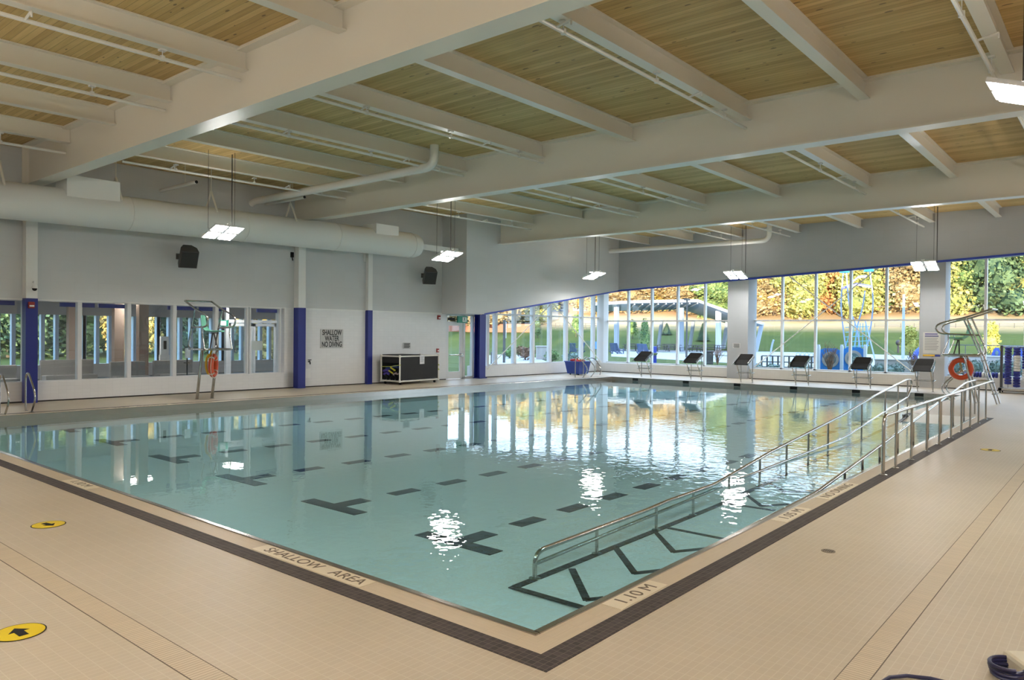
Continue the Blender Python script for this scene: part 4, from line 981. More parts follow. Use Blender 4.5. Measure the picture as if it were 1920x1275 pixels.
b.build('notice_print', mat('paper_print',(.35,.35,.37),.7), root)
b = MB(); b.tube([(0,0,.75),(0,.5,.68),(0,Wd,.66)],.012,6); b.tube([(0,0,.75),(.0,-.03,.74)],.03,6); b.tube([(L,0,.72),(L,-.03,.68)],.03,6); b.tube([(L,0,.55),(L,-.03,.5)],.03,6); b.build('elastic_cord', mat('lime_cord',(.45,.50,.10),.6), root, True)
FM = {'purple':mat('float_purple',(.085,.06,.42),.6),'yellow':mat('float_yellow',(.62,.58,.04),.6),'blue':mat('float_navy',(.02,.05,.22),.6),'black':mat('float_black',(.012,.012,.014),.6),'pale':mat('float_pale',(.40,.33,.35),.6)}
random.seed(11); cz = cA
cr,sr = math.cos(R(3)),math.sin(R(3))
def fl(kind,u,v,z,lab,k):
    o = empty('pool_float',(cA.x+u*cr-v*sr,cA.y+u*sr+v*cr,z),rz=R(3),label=lab,cat='pool float',group='pool floats in the cart')
    b = MB()
    if k == 'bar': b.tube([(0,-.12,-.05),(.0,.12,.06)],.032,8); 
    if k == 'bell': b.tube([(0,-.10,0),(0,.10,0)],.018,8); b.lathe([(.07,-.025),(.075,0),(.07,.025)],(0,-.10,0),10,Matrix.Rotation(R(90),3,'X')); b.lathe([(.07,-.025),(.075,0),(.07,.025)],(0,.10,0),10,Matrix.Rotation(R(90),3,'X'))
    if k == 'roll': b.tube([(0,-.16,.0),(.0,.0,.03),(0,.16,-.01)],.05,8)
    b.build('foam', FM[kind], o, True)
fl('blue',.10,.35,.66,'navy foam roll at the top of the cart side','roll'); fl('blue',.10,.68,.60,'navy foam roll behind the yellow floats in the cart','roll')
fl('purple',.09,.80,.50,'purple foam float above another purple one in the cart','roll'); fl('purple',.09,.78,.38,'purple foam float at mid height in the cart, below its twin','roll')
fl('yellow',.05,.42,.58,'yellow foam float, upper one of the pair in the cart side','bar'); fl('yellow',.05,.52,.46,'yellow foam float, lower one of the pair in the cart side','bar')
fl('pale',.08,.25,.40,'pale pink foam float in the cart side','roll')
for q in range(9):
    fl('black',.09+.05*(q%2),.14+.24*(q%4)+.06*(q//4),.215+.13*(q//4),'small black water dumbbell heaped in the bottom of the float cart','bell')
for q in range(3):
    fl('black',L+.10,.25,.30+.24*q,'black water dumbbell hanging on the right end of the float cart, %s' % ['lowest','middle one','highest'][q],'bell')
# blue tub
root = empty('storage_tub',(25.75,17.62,0),rz=R(-4),label='blue plastic tub heaped with red vests by the far corner',cat='tub')
b = MB(); w0,d0,w1,d1,h = .36,.36,.46,.46,.66
o_ = [(-w0,-d0,.05),(w0,-d0,.05),(w0,d0,.05),(-w0,d0,.05),(-w1,-d1,h),(w1,-d1,h),(w1,d1,h),(-w1,d1,h)]
v = [b.bm.verts.new(p) for p in o_]
for f in ((3,2,1,0),(0,1,5,4),(1,2,6,5),(2,3,7,6),(3,0,4,7)): b.bm.faces.new([v[i] for i in f])
i_ = [b.bm.verts.new(p) for p in [(-w1+.04,-d1+.04,h),(w1-.04,-d1+.04,h),(w1-.04,d1-.04,h),(-w1+.04,d1-.04,h),(-w0+.04,-d0+.04,.12),(w0-.04,-d0+.04,.12),(w0-.04,d0-.04,.12),(-w0+.04,d0-.04,.12)]]
for i in range(4): b.bm.faces.new([v[4+i],v[4+(i+1)%4],i_[(i+1)%4],i_[i]]); b.bm.faces.new([i_[i],i_[(i+1)%4],i_[4+(i+1)%4],i_[4+i]])
b.bm.faces.new(i_[4:]); b.build('tub_shell', M['bluetub'], root, bevel=.03)
b = MB(); b.box(-w1-.02,w1+.02,-d1-.02,-d1+.01,h-.04,h); b.box(-w1-.02,w1+.02,d1-.01,d1+.02,h-.04,h); b.box(-w1-.02,-w1+.01,-d1,d1,h-.04,h); b.box(w1-.01,w1+.02,-d1,d1,h-.04,h); b.build('rim', M['bluetub'], root, bevel=.01)
for (x,y) in ((-.25,-.25),(.25,-.25),(.25,.25),(-.25,.25)):
    b = MB(); b.lathe([(.04,0),(.04,.05)],(x,y,0),10); b.build('foot', M['black'], root)
for q,(x,y,z,rz,lab) in enumerate([(-.18,-.12,.64,.3,'red swim vest slumped over the front of the blue tub'),(.16,-.05,.66,-.5,'red swim vest on the right of the heap in the blue tub'),(-.02,.18,.70,.1,'red swim vest on top of the heap at the back of the blue tub')]):
    root = empty('swim_vest',(25.75+x,17.62+y,z),rz=rz,label=lab,cat='swim vest',group='red vests in the blue tub')
    for s in (-1,1):
        b = MB(); b.ball((s*.11,0,0),(.12,.19,.07),2,.05); b.build('foam_panel', M['redcloth'], root, True)
    b = MB(); b.tube([(-.16,-.1,.06),(0,-.16,.07),(.16,-.1,.06)],.018,6); tag(b.build('strap', mat('vest_strap',(.55,.25,.03),.7), root, True),'orange strap')
# lane rope reel
rc = at_z(1886,736); rc = Vector((27.75,.62,0))
root = empty('lane_rope_rack',rc,label='steel rack on casters hung with blue and white lane ropes, by the far wall',cat='rack')
b = MB(); b.box(0,.75,-1.75,.05,.10,.18); b.build('base_frame', M['chrome'], root)
for y in (0,-1.7):
    b = MB(); b.box(.33,.42,y-.04,y+.04,.18,1.70); b.box(.0,.75,y-.05,y+.05,.08,.19); tag(b.build('upright', M['grey'], root),'dark grey upright')
b = MB(); b.tube([(.38,0,1.66),(.38,-1.7,1.66)],.03,8); b.build('top_bar', M['chrome'], root, True)
for (x,y) in ((.06,.0),(.69,0),(.06,-1.7),(.69,-1.7)):
    b = MB(); b.tube([(x,y-.02,.05),(x,y+.02,.05)],.05,12); b.build('caster', M['black'], root)
fb_ = MB(); fb_.lathe([(.03,-.05),(.10,-.04),(.115,0),(.10,.04),(.03,.05)],(0,0,0),12); fme = fb_.mesh('float_disc',True)
fme_b = fme; fme_b.materials.append(M['floatblue'])
def float_obj(parent,loc,white,rot=None):
    o = bpy.data.objects.new('float_disc',fme); COL.objects.link(o); o.parent = parent; o.location = loc
    if rot: o.rotation_euler = rot
    if white:
        o.material_slots[0].link = 'OBJECT'; o.material_slots[0].material = M['floatwhite']
pat = [lambda k: False, lambda k: 3 <= k <= 8, lambda k: 8 <= k <= 13, lambda k: k >= 15, lambda k: 2 <= k <= 6, lambda k: 9 <= k <= 12]
for j in range(6):
    y = -.22-.26*j
    r_ = empty('lane_rope',(rc.x+.20,rc.y+y,0),label='lane rope hanging on the rack, %s from its window side%s' % (po[j],[', blue throughout',', white in its upper half',', white in its lower half',', mostly blue',', white near its top',', white at mid height'][j]),cat='lane rope',group='lane ropes hung on the rack')
    b = MB(); b.tube([(0,0,.2),(0,0,1.64),(.18,0,1.69)],.008,6); b.build('cord', M['cable'], r_)
    for k in range(15 if j%2 else 14):
        float_obj(r_,(0,0,1.60-k*.095),pat[j](k))
r_ = empty('lane_rope',(29.22,2.05,.57),label='blue and white lane rope lying on the far window sill beside the ladder chair',cat='lane rope')
b = MB(); b.tube([(0,0,0),(0,-1.55,0)],.008,6); b.build('cord', M['cable'], r_)
for k in range(14): float_obj(r_,(0,-.1-k*.105,0),k in (2,6,7,11),(R(90),0,0))
# pool cleaner cable and case, cut by the frame
root = empty('cleaner_cable',(0,0,0),label='loose navy cable of the pool cleaner lying on the right deck',cat='cable')
hp = [(1652,1280),(1668,1270),(1700,1267),(1745,1272),(1790,1283)]
b = MB(); P = [at_z(x,y,.012) for x,y in hp]; b.tube(P,.011,8); b.build('cable_run', M['hose'], root, True)
cc = at_z(1885,1268); b = MB(); P = []
for k in range(120):
    a = k/120*2*math.pi*3.6; P.append((cc.x+.01+(.11+.012*math.sin(a*.7))*math.cos(a),cc.y-.02+(.09+.012*math.cos(a*.9))*math.sin(a),.014+.022*(k/40)))
b.tube(P,.011,8); b.build('cable_coil', M['hose'], root, True)
pc = at_z(1917,1268); root = empty('cleaner_case',(pc.x+.05,pc.y-.06,.0),rz=R(35),label='corner of a cream plastic cleaner case with black markings at the frame edge',cat='case')
b = MB(); b.box(-.10,.14,-.12,.12,.0,.10); b.build('case_body', mat('cream_plastic',(.66,.60,.46),.4), root, bevel=.025)
b = MB(); [b.box(-.07,.05,-.08+q*.035,-.06+q*.035,.1002,.1022) for q in range(3)]; b.build('markings', M['ink'], root)
# ============================================================ LOBBY BEHIND THE LEFT WINDOWS
LB = 30.0; LX = 18.15
M['lobbyfloor'] = mat('lobby_floor',(.20,.21,.22),.25)
M['lobbyblue'] = mat('lobby_blue_floor',(.05,.10,.34),.4)
M['concrete'] = mat('bench_concrete',(.36,.34,.32),.6,noise=.08,nscale=3)
M['lobbywall'] = mat('lobby_wall',(.62,.58,.55),.6)
M['pinkwood'] = mat('pale_timber',(.46,.34,.27),.5)
M['mullblue'] = mat('silver_mullion',(.55,.68,.82),.35)
b = MB(); b.slab([(XB,20.35),(LX,20.35),(LX,LB),(XB,LB)],-.3,.0); tag(b.build('floor_lobby',M['lobbyfloor']),'dark polished lobby floor beyond the left windows','floor',kind='structure')
b = MB(); b.lbox(XB,LX-.4,.55,1.25,.0,.012); tag(b.build('trim_11',M['lobbyblue']),'blue floor strip of the lobby along the glass','floor strip',kind='structure')
b = MB(); b.slab([(XB,20.3),(LX+.3,20.3),(LX+.3,LB+.5),(XB,LB+.5)],3.05,3.6); tag(b.build('ceiling_lobby',M['lobbywall']),'pale lobby ceiling','ceiling',kind='structure')
b = MB()
for k in range(20):
    if k%3 != 2: b.lbox(-2+k*1.0,-2+k*1.0+.9,.5,.56,2.62,2.74)
tag(b.build('trim_12',M['blue']),'dark blue ceiling tiles along the lobby glass','ceiling tiles',kind='structure')
b = MB(); b.box(XB,LX,LB,LB+.3,0,.55); b.box(XB,LX,LB,LB+.3,2.55,3.1); b.box(LX,LX+.2,20.2,23.0,0,3.1); b.box(LX,LX+.2,24.6,LB+.3,0,3.1); b.box(XB-.3,XB,20.2,LB+.3,0,3.1); b.box(LX,LX+.2,23.0,24.6,0,.6); b.box(LX,LX+.2,23.0,24.6,2.6,3.1)
tag(b.build('wall_lobby',M['lobbywall']),'outer wall of the lobby','wall',kind='structure')
# lobby outer glazing: eight bays
gx = [XB+.1+i*3.02 for i in range(9)]
for i in range(8):
    wn += 1; root = empty('window_%d' % wn,(0,LB+.1,0),label='lobby outer window seen through the left windows, bay %s from its far end' % po[7-i],cat='window',kind='structure')
    b = MB()
    for q in range(7):
        x = gx[i]+q*.5; b.box(x-.065,x+.065,-.12,.1,.55,2.55)
    b.build('window_frame',M['mullblue'],root)
    b = MB(); b.box(gx[i],gx[i+1],0,.012,.55,2.55); b.build('pane',M['glass'],root)
wn += 1; root = empty('window_%d' % wn,(LX+.1,0,0),label='side window at the end of the lobby with autumn leaves behind it',cat='window',kind='structure')
b = MB(); b.box(-.05,.05,23.0,23.08,.6,2.6); b.box(-.05,.05,24.52,24.6,.6,2.6); b.box(-.05,.05,23.0,24.6,.6,.68); b.box(-.05,.05,23,24.6,2.52,2.6); b.build('window_frame',M['frame'],root)
b = MB(); b.box(-.006,.006,23.08,24.52,.68,2.52); b.build('pane',M['glass'],root)
M['lobbylight'] = emis('lobby_ceiling_light',(1.0,.94,.88),26.0)
for i in range(6):
    x = -3.5+i*3.7; root = empty('lobby_ceiling_light',(x,23.6,3.05),label='flat panel light in the lobby ceiling, number %d from the lobby far end' % (6-i),cat='ceiling light',group='lobby ceiling lights')
    b = MB(); b.box(-.4,.4,-.4,.4,-.05,-.001); b.build('frame',M['white'],root)
    b = MB(); b.box(-.36,.36,-.36,.36,-.06,-.051); b.build('diffuser',M['lobbylight'],root)
# inner columns and partition frames
def at_ly(px,py,y): return at_y(px,py,y)
for i,(p,y) in enumerate([(136,25.5),(221,24.0),(267,23.2)]):
    q = at_y(p,640,y); b = MB(); b.box(q.x-.16,q.x+.16,y-.12,y+.12,0,3.05)
    tag(b.build('lobby_post',M['pinkwood']),['pale timber post in the lobby, behind the first window past the column','pale timber post in the lobby, behind the second window past the column','pale timber post in the lobby, behind the third window past the column'][i],'post','timber posts in the lobby')
root = empty('door_2',(0,0,0),label='silver framed glass double door across the lobby behind the lifeguard chair',cat='door',kind='structure')
yD2 = 24.5; xs_ = [at_y(p,640,yD2).x for p in (425,455,487,520)]
b = MB()
for x in (xs_[0],xs_[3]): b.box(x-.06,x+.06,yD2-.06,yD2+.06,0,3.05)
b.box(xs_[0],xs_[3],yD2-.06,yD2+.06,2.3,2.42); b.build('door_frame',M['frame'],root)
for k,(xa,xc) in enumerate(((xs_[0]+.08,(xs_[0]+xs_[3])/2-.02),((xs_[0]+xs_[3])/2+.02,xs_[3]-.08))):
    b = MB(); b.box(xa,xa+.09,yD2-.03,yD2+.03,.02,2.28); b.box(xc-.09,xc,yD2-.03,yD2+.03,.02,2.28); b.box(xa,xc,yD2-.03,yD2+.03,.02,.25); b.box(xa,xc,yD2-.03,yD2+.03,2.16,2.28)
    lf = b.build('door_leaf',M['frame'],root); b = MB(); b.box(xa+.09,xc-.09,yD2-.006,yD2+.006,.25,2.16); b.build('pane',M['glass'],lf)
    b = MB(); hx = xc-.14 if k == 0 else xa+.14; b.tube([(hx,yD2-.07,.9),(hx,yD2-.07,1.3)],.018,8); b.build('door_handle',M['chrome'],lf)
p = at_y(415,606,yD2-.5); root = empty('exit_sign',(p.x,yD2-.5,p.z),label='green exit sign hanging in the lobby behind the lifeguard chair',cat='exit sign')
b = MB(); b.box(-.28,.28,-.03,.03,-.12,.12); b.build('case',M['green'],root); b = MB(); b.box(-.05,.18,-.036,-.031,-.09,.09); b.build('white_panel',M['white'],root); b = MB(); b.tube([(0,0,.12),(0,0,3.05-p.z)],.012,6); b.build('stem',M['frame'],root)
# lobby benches
for i,(pa,pb,y,h) in enumerate([(( 85,672),(185,700),24.2,.95),((218,690),(283,715),22.3,.92),((299,688),(372,712),22.6,.92),((-30,672),(40,700),23.2,.85)]):
    A = at_y(pa[0],640,y); B_ = at_y(pb[0],640,y); root = empty('lobby_bench',(A.x,y,0),label=['long grey lobby bench behind the first window past the column','grey high backed lobby bench behind the second window past the column','grey high backed lobby bench behind the third window past the column','grey lobby counter seen left of the first blue column'][i],cat='bench',group='grey benches in the lobby')
    Lx = B_.x-A.x
    b = MB(); b.box(0,Lx,.40,.55,0,h); b.build('back',M['concrete'],root,bevel=.02); b = MB(); b.box(.02,Lx-.02,0,.40,.08,.45); b.build('seat',M['concrete'],root,bevel=.02)
    b = MB(); b.box(.1,Lx-.1,.05,.35,0,.08); b.build('plinth',M['dark'],root)
p = at_y(351,650,21.3); root = empty('sanitizer_stand',(p.x,21.3,0),label='black stand with white hand sanitizer dispenser in the lobby',cat='dispenser')
b = MB(); b.tube([(0,0,.02),(0,0,1.25)],.02,8); b.build('pole',M['black'],root); b = MB(); b.lathe([(.17,0),(.17,.02)],(0,0,0),20); b.build('base',M['black'],root)
b = MB(); b.box(-.07,.07,-.11,.02,1.05,1.38); b.build('dispenser',M['white'],root,bevel=.02); b = MB(); b.box(-.12,.02,-.14,.0,.88,.90); b.build('drip_tray',M['black'],root)
p = at_y(308,656,23.4); root = empty('intercom_post',(p.x,23.4,0),label='white intercom post in the lobby behind the third window past the column',cat='intercom')
b = MB(); b.box(-.17,.17,-.05,.05,0,1.1); b.box(-.14,.14,-.05,.05,1.1,1.75); b.build('post',M['white'],root); b = MB(); b.box(-.05,.05,-.062,-.051,1.3,1.6); b.build('black_panel',M['black'],root)
p = at_l(482,648,.10); root = empty('glass_notice',(p.x,WY(p.x,.10),p.z),label='pale notice stuck on the lobby glass right of the lifeguard chair',cat='notice')
b = MB(); b.box(-.20,.20,-.004,0,-.16,.16); b.build('sheet',mat('pale_sheet',(.55,.62,.62),.6),root)

# ============================================================ OUTDOORS
def H(x,y):
    r = math.hypot(x-CAM.x,y-CAM.y)
    def sm(a,c): 
        t = max(0,min(1,(r-a)/(c-a))); return t*t*(3-2*t)
    return -.10+2.75*sm(98,126)+5.6*sm(126,168)+3*sm(180,230)
def at_g(px,py):                            # pixel on the ground outside
    d = ray(px,py); lo = 30.0
    for k in range(1,900):
        r = 30+k*.35; p = CAM+d*(r/math.hypot(d.x,d.y))
        if p.z < H(p.x,p.y): return Vector((p.x,p.y,H(p.x,p.y)))
    return p
def ground_mat():
    m = bpy.data.materials.new('lawn'); m.use_nodes = True; n = m.node_tree; b = n.nodes['Principled BSDF']
    g = n.nodes.new('ShaderNodeNewGeometry'); sp = n.nodes.new('ShaderNodeSeparateXYZ'); n.links.new(g.outputs['Position'],sp.inputs[0])
    no = n.nodes.new('ShaderNodeTexNoise'); no.inputs['Scale'].default_value = .35; no.inputs['Detail'].default_value = 8; n.links.new(g.outputs['Position'],no.inputs['Vector'])
    r1 = n.nodes.new('ShaderNodeValToRGB'); e = r1.color_ramp.elements; e[0].position=.3; e[0].color=(.062,.088,.022,1); e[1].position=.75; e[1].color=(.098,.120,.032,1); n.links.new(no.outputs['Fac'],r1.inputs[0])
    r2 = n.nodes.new('ShaderNodeValToRGB'); e = r2.color_ramp.elements; e[0].position=.3; e[0].color=(.55,.42,.22,1); e[1].position=.75; e[1].color=(.66,.44,.30,1); n.links.new(no.outputs['Fac'],r2.inputs[0])
    mr = n.nodes.new('ShaderNodeMapRange'); mr.inputs['From Min'].default_value=2.4; mr.inputs['From Max'].default_value=4.0; n.links.new(sp.outputs['Z'],mr.inputs['Value'])
    mx = n.nodes.new('ShaderNodeMixRGB'); n.links.new(mr.outputs[0],mx.inputs[0]); n.links.new(r1.outputs[0],mx.inputs[1]); n.links.new(r2.outputs[0],mx.inputs[2]); n.links.new(mx.outputs[0],b.inputs['Base Color']); b.inputs['Roughness'].default_value=.9; b.inputs['Specular IOR Level'].default_value=.1
    return m
xs = [-60,-40,-20,XB-.3]+[XB+3*i for i in range(1,9)]+[LX+.2,21,24,27,XG+.3]+[XG+.3+3*i for i in range(1,75)]
ys = [-70+4*i for i in range(15)]+[-10.3]+[-7,-3,1,5,9,13,17,20.3]+[23,26,LB+.3]+[LB+.3+3.5*i for i in range(1,55)]
xs = sorted(set(xs)); ys = sorted(set(ys))
bm = bmesh.new(); grid = [[bm.verts.new((x,y,H(x,y))) for y in ys] for x in xs]
for i in range(len(xs)-1):
    for j in range(len(ys)-1):
        cx_,cy_ = (xs[i]+xs[i+1])/2,(ys[j]+ys[j+1])/2
        if XB-.3 < cx_ < XG+.3 and -10.3 < cy_ < 20.3: continue
        if XB-.3 < cx_ < LX+.2 and 20.3 <= cy_ < LB+.3: continue
        if cx_ < -8 and cy_ < 60 and cx_ < -30: pass
        bm.faces.new([grid[i][j],grid[i+1][j],grid[i+1][j+1],grid[i][j+1]])
me = bpy.data.meshes.new('lawn'); bm.to_mesh(me); bm.free(); lawn = bpy.data.objects.new('ground_lawn',me); COL.objects.link(lawn); me.materials.append(ground_mat())
me.polygons.foreach_set('use_smooth',[True]*len(me.polygons))
tag(lawn,'green lawn rising to a dry grass hillside','lawn',kind='structure')
M['paving'] = mat('pale_paving',(.42,.43,.45),.8,noise=.05,nscale=.5)
def patch(name,pxs,lab,z=.03):
    b = MB(); P = [at_z(x,y,-.07) for x,y in pxs]; b.slab([(p.x,p.y) for p in P],-.12,-.10+z); o = b.build(name,M['paving']); tag(o,lab,'paving',kind='structure'); return o
def clampr(p,rm=97):
    r = math.hypot(p.x-CAM.x,p.y-CAM.y)
    return p
patch('path_1',[(905,684),(905,667),(948,664),(985,666),(1010,672),(1040,683),(1040,690),(905,690)],'pale concrete path beyond the left glazing')
patch('path_2',[(1146,668),(1225,672),(1365,680),(1365,668),(1300,663),(1222,660),(1146,657)],'pale paving in front of the picnic shelter')
b = MB(); P = [at_g(1146,656),at_g(1222,659.5),at_g(1300,662.5),at_g(1366,667),at_g(1420,660),at_g(1366,653.5),at_g(1222,651),at_g(1146,650.5)]
b.slab([(p.x,p.y) for p in P],-.12,-.06); tag(b.build('path_3',M['paving']),'pale paving slab under the picnic shelter','paving',kind='structure')
b = MB(); P = [at_z(1408,690,-.07),at_z(1725,700,-.07),at_z(1735,668,-.07),at_z(1560,662,-.07),at_z(1408,659,-.07)]; b.slab([(p.x,p.y) for p in P],-.12,-.055); tag(b.build('path_4',M['paving']),'pale plaza beyond the middle far bay','paving',kind='structure')
b = MB(); P = [at_z(1776,706,-.07),at_z(1940,716,-.07),at_z(1940,690,-.07),at_z(1776,684,-.07)]; b.slab([(p.x,p.y) for p in P],-.12,-.06); tag(b.build('path_5',M['paving']),'pale paving beyond the right far bay','paving',kind='structure')

# ---------------- trees
LEAF = {}
def leaf_mat(name,c1,c2,c3=None):
    m = bpy.data.materials.new(name); m.use_nodes = True; n = m.node_tree; b = n.nodes['Principled BSDF']
    g = n.nodes.new('ShaderNodeNewGeometry'); no = n.nodes.new('ShaderNodeTexNoise'); no.inputs['Scale'].default_value=.7; no.inputs['Detail'].default_value=6; no.inputs['Roughness'].default_value=.85; n.links.new(g.outputs['Position'],no.inputs['Vector'])
    r = n.nodes.new('ShaderNodeValToRGB'); e = r.color_ramp.elements; e[0].position=.34; e[0].color=(*c1,1); e[1].position=.62; e[1].color=(*c2,1)
    q1 = n.nodes.new('ShaderNodeMath'); q1.operation='MULTIPLY_ADD'; n.links.new(g.outputs['Random Per Island'],q1.inputs[0]); q1.inputs[1].default_value=.42; q1.inputs[2].default_value=-.21
    q2 = n.nodes.new('ShaderNodeMath'); q2.operation='ADD'; n.links.new(q1.outputs[0],q2.inputs[0]); n.links.new(no.outputs['Fac'],q2.inputs[1])
    n.links.new(q2.outputs[0],r.inputs[0]); n.links.new(r.outputs[0],b.inputs['Base Color']); b.inputs['Roughness'].default_value=.7; b.inputs['Specular IOR Level'].default_value=.15
    return m
LEAF['green'] = leaf_mat('green_leaves',(.08,.14,.05),(.26,.33,.12))
LEAF['yellow green'] = leaf_mat('yellow_green_leaves',(.17,.20,.06),(.50,.45,.16))
LEAF['yellow'] = leaf_mat('yellow_leaves',(.32,.24,.07),(.68,.50,.18))
LEAF['orange'] = leaf_mat('orange_leaves',(.36,.17,.07),(.66,.34,.15))
LEAF['rusty'] = leaf_mat('rusty_leaves',(.20,.15,.08),(.50,.37,.20))
LEAF['dark green'] = leaf_mat('dark_green_leaves',(.04,.08,.05),(.15,.22,.11))
M['bark'] = mat('pale_bark',(.34,.28,.22),.9); M['barkdark'] = mat('dark_bark',(.10,.075,.055),.9)
def crown_mesh(name,lobes,n,size,seed):
    rnd = random.Random(seed); bm = bmesh.new()
    for (c,rx,ry,rz) in lobes:
        for _ in range(n):
            u = rnd.uniform(-1,1); a = rnd.uniform(0,2*math.pi); s = math.sqrt(1-u*u); k = rnd.uniform(.72,1.05)
            p = Vector((c[0]+rx*s*math.cos(a)*k,c[1]+ry*s*math.sin(a)*k,c[2]+rz*u*k))
            ax = Vector((rnd.uniform(-1,1),rnd.uniform(-1,1),rnd.uniform(-1,1))).normalized(); q = ax.orthogonal().normalized(); w = ax.cross(q); sz = size*rnd.uniform(.5,1.25)
            v = [bm.verts.new(p+q*sz*.5),bm.verts.new(p+w*sz*.38),bm.verts.new(p-q*sz*.5),bm.verts.new(p-w*sz*.38)]; bm.faces.new(v)
        d = bmesh.ops.create_icosphere(bm,subdivisions=1,radius=1)
        for v in d['verts']: v.co = Vector((c[0]+v.co.x*rx*.72,c[1]+v.co.y*ry*.72,c[2]+v.co.z*rz*.72))
    me = bpy.data.meshes.new(name); bm.to_mesh(me); bm.free(); return me
rnd = random.Random(5); CR = []
for k in range(4):                          # unit trees about 15 m tall, 9 m wide
    lob = [((0,0,10.8),3.2,3.2,3.4),((0,0,6.0),3.4,3.4,3.6),((0,0,2.4),3.0,3.0,2.4)]
    for q in range(13):
        a = rnd.uniform(0,6.28); rr = rnd.uniform(2.0,3.6); lob.append(((rr*math.cos(a),rr*math.sin(a),1.2+11.3*(q+.5)/13),rnd.uniform(1.6,2.6),rnd.uniform(1.6,2.6),rnd.uniform(1.4,2.2)))
    CR.append(crown_mesh('crown',lob,330,.55,20+k))
def trunk_mesh(seed,bare=False):
    rnd = random.Random(seed); b = MB(); b.tube([(0,0,-1),(.1,.05,3),(-.05,.1,7),(.15,-.05,11)],[.30,.24,.17,.06],8)
    for q in range(9 if bare else 5):
        z = rnd.uniform(4,9.5); a = rnd.uniform(0,6.28); L = rnd.uniform(2,3.6); b.tube([(0,0,z),(L*.5*math.cos(a),L*.5*math.sin(a),z+L*.35),(L*math.cos(a),L*math.sin(a),z+L*.9)],[.10,.06,.02],6)
    return b.mesh('trunk')
TM = [trunk_mesh(3),trunk_mesh(4)]
def tree(px,r,h,wid,kind,lab,grp,name='tree',lean=0,bark='barkdark'):
    d = ray(px,620); k = r/math.hypot(d.x,d.y); x,y = CAM.x+d.x*k,CAM.y+d.y*k
    root = empty(name,(x,y,H(x,y)),rz=random.uniform(0,6.28),label=lab,cat='tree',group=grp)
    i = random.randrange(4); sc = (wid/9.0,wid/9.0,h/14.5)
    o = bpy.data.objects.new('crown',CR[i]); COL.objects.link(o); o.parent = root; o.scale = sc
    if not CR[i].materials: CR[i].materials.append(LEAF['green'])
    o.material_slots[0].link = 'OBJECT'; o.material_slots[0].material = LEAF[kind]
    t = bpy.data.objects.new('trunk',TM[i%2]); COL.objects.link(t); t.parent = root; t.scale = sc
    if not TM[i%2].materials: TM[i%2].materials.append(M['bark'])
    t.material_slots[0].link = 'OBJECT'; t.material_slots[0].material = M[bark]
    return root
random.seed(21)
front = [(1175,150,9,12,'rusty'),(1235,152,10,12,'yellow'),(1290,150,11,12,'rusty'),(1345,146,14,11,'green'),(1400,150,14,12,'yellow'),(1452,148,16,12,'rusty'),(1500,144,15,11,'yellow green'),(1548,152,17,12,'orange'),(1600,148,17,12,'yellow green'),(1650,152,18,12,'green'),(1700,150,18,12,'rusty'),(1760,150,19,13,'yellow green'),(1812,154,19,13,'green'),(1862,150,20,14,'dark green'),(1912,152,20,14,'green'),(1970,152,20,14,'yellow green')]
for i,(px,r,h,w,k) in enumerate(front):
    tree(px,r,h,w,k,'%s leaved tree, number %d from the left in the front row on the hill' % (k,i+1),'front row of the wooded hill',bark='bark' if i%3==0 else 'barkdark')
mid = [(1150,185,10,15,'yellow'),(1205,188,11,15,'rusty'),(1262,186,11,15,'yellow'),(1318,190,14,15,'yellow green'),(1372,186,17,15,'orange'),(1426,190,18,15,'yellow'),(1480,186,18,15,'rusty'),(1530,190,19,15,'green'),(1580,186,24,17,'yellow'),(1632,190,25,17,'rusty'),(1684,186,26,17,'green'),(1738,190,26,17,'yellow green'),(1792,188,27,18,'green'),(1846,190,27,18,'dark green'),(1898,186,28,18,'yellow green'),(1950,188,28,18,'green')]
for i,(px,r,h,w,k) in enumerate(mid):
    tree(px,r,h,w,k,'%s leaved tree, number %d from the left in the back hill row' % (k,i+1),'back row of the wooded hill')
left = [(915,120,9,11,'rusty'),(948,135,10,12,'yellow'),(985,138,11,12,'yellow green'),(1018,175,13,14,'yellow'),(1052,176,12,14,'rusty'),(1086,178,13,14,'yellow green'),(1114,150,12,12,'yellow'),(1140,155,13,12,'yellow'),(880,125,9,12,'rusty'),(850,130,10,12,'yellow')]
for i,(px,r,h,w,k) in enumerate(left):
    tree(px,r,h,w,k,'%s leaved tree behind the left lawn, number %d from the corner post' % (k,8-i if i < 8 else i+1),'trees past the left glazing')
for i,(px,r,h,w,k) in enumerate([(20,64,10,8,'dark green'),(95,72,11,8,'dark green'),(165,66,9,6,'green'),(205,74,12,8,'dark green'),(252,62,9,5,'yellow'),(310,72,10,8,'dark green'),(370,76,12,8,'green'),(440,74,11,8,'dark green'),(514,48,8,5,'yellow')]):
    tree(px,r,h,w,k,'%s leaved tree outside the lobby, number %d from its far end' % (k,9-i),'trees outside the lobby')
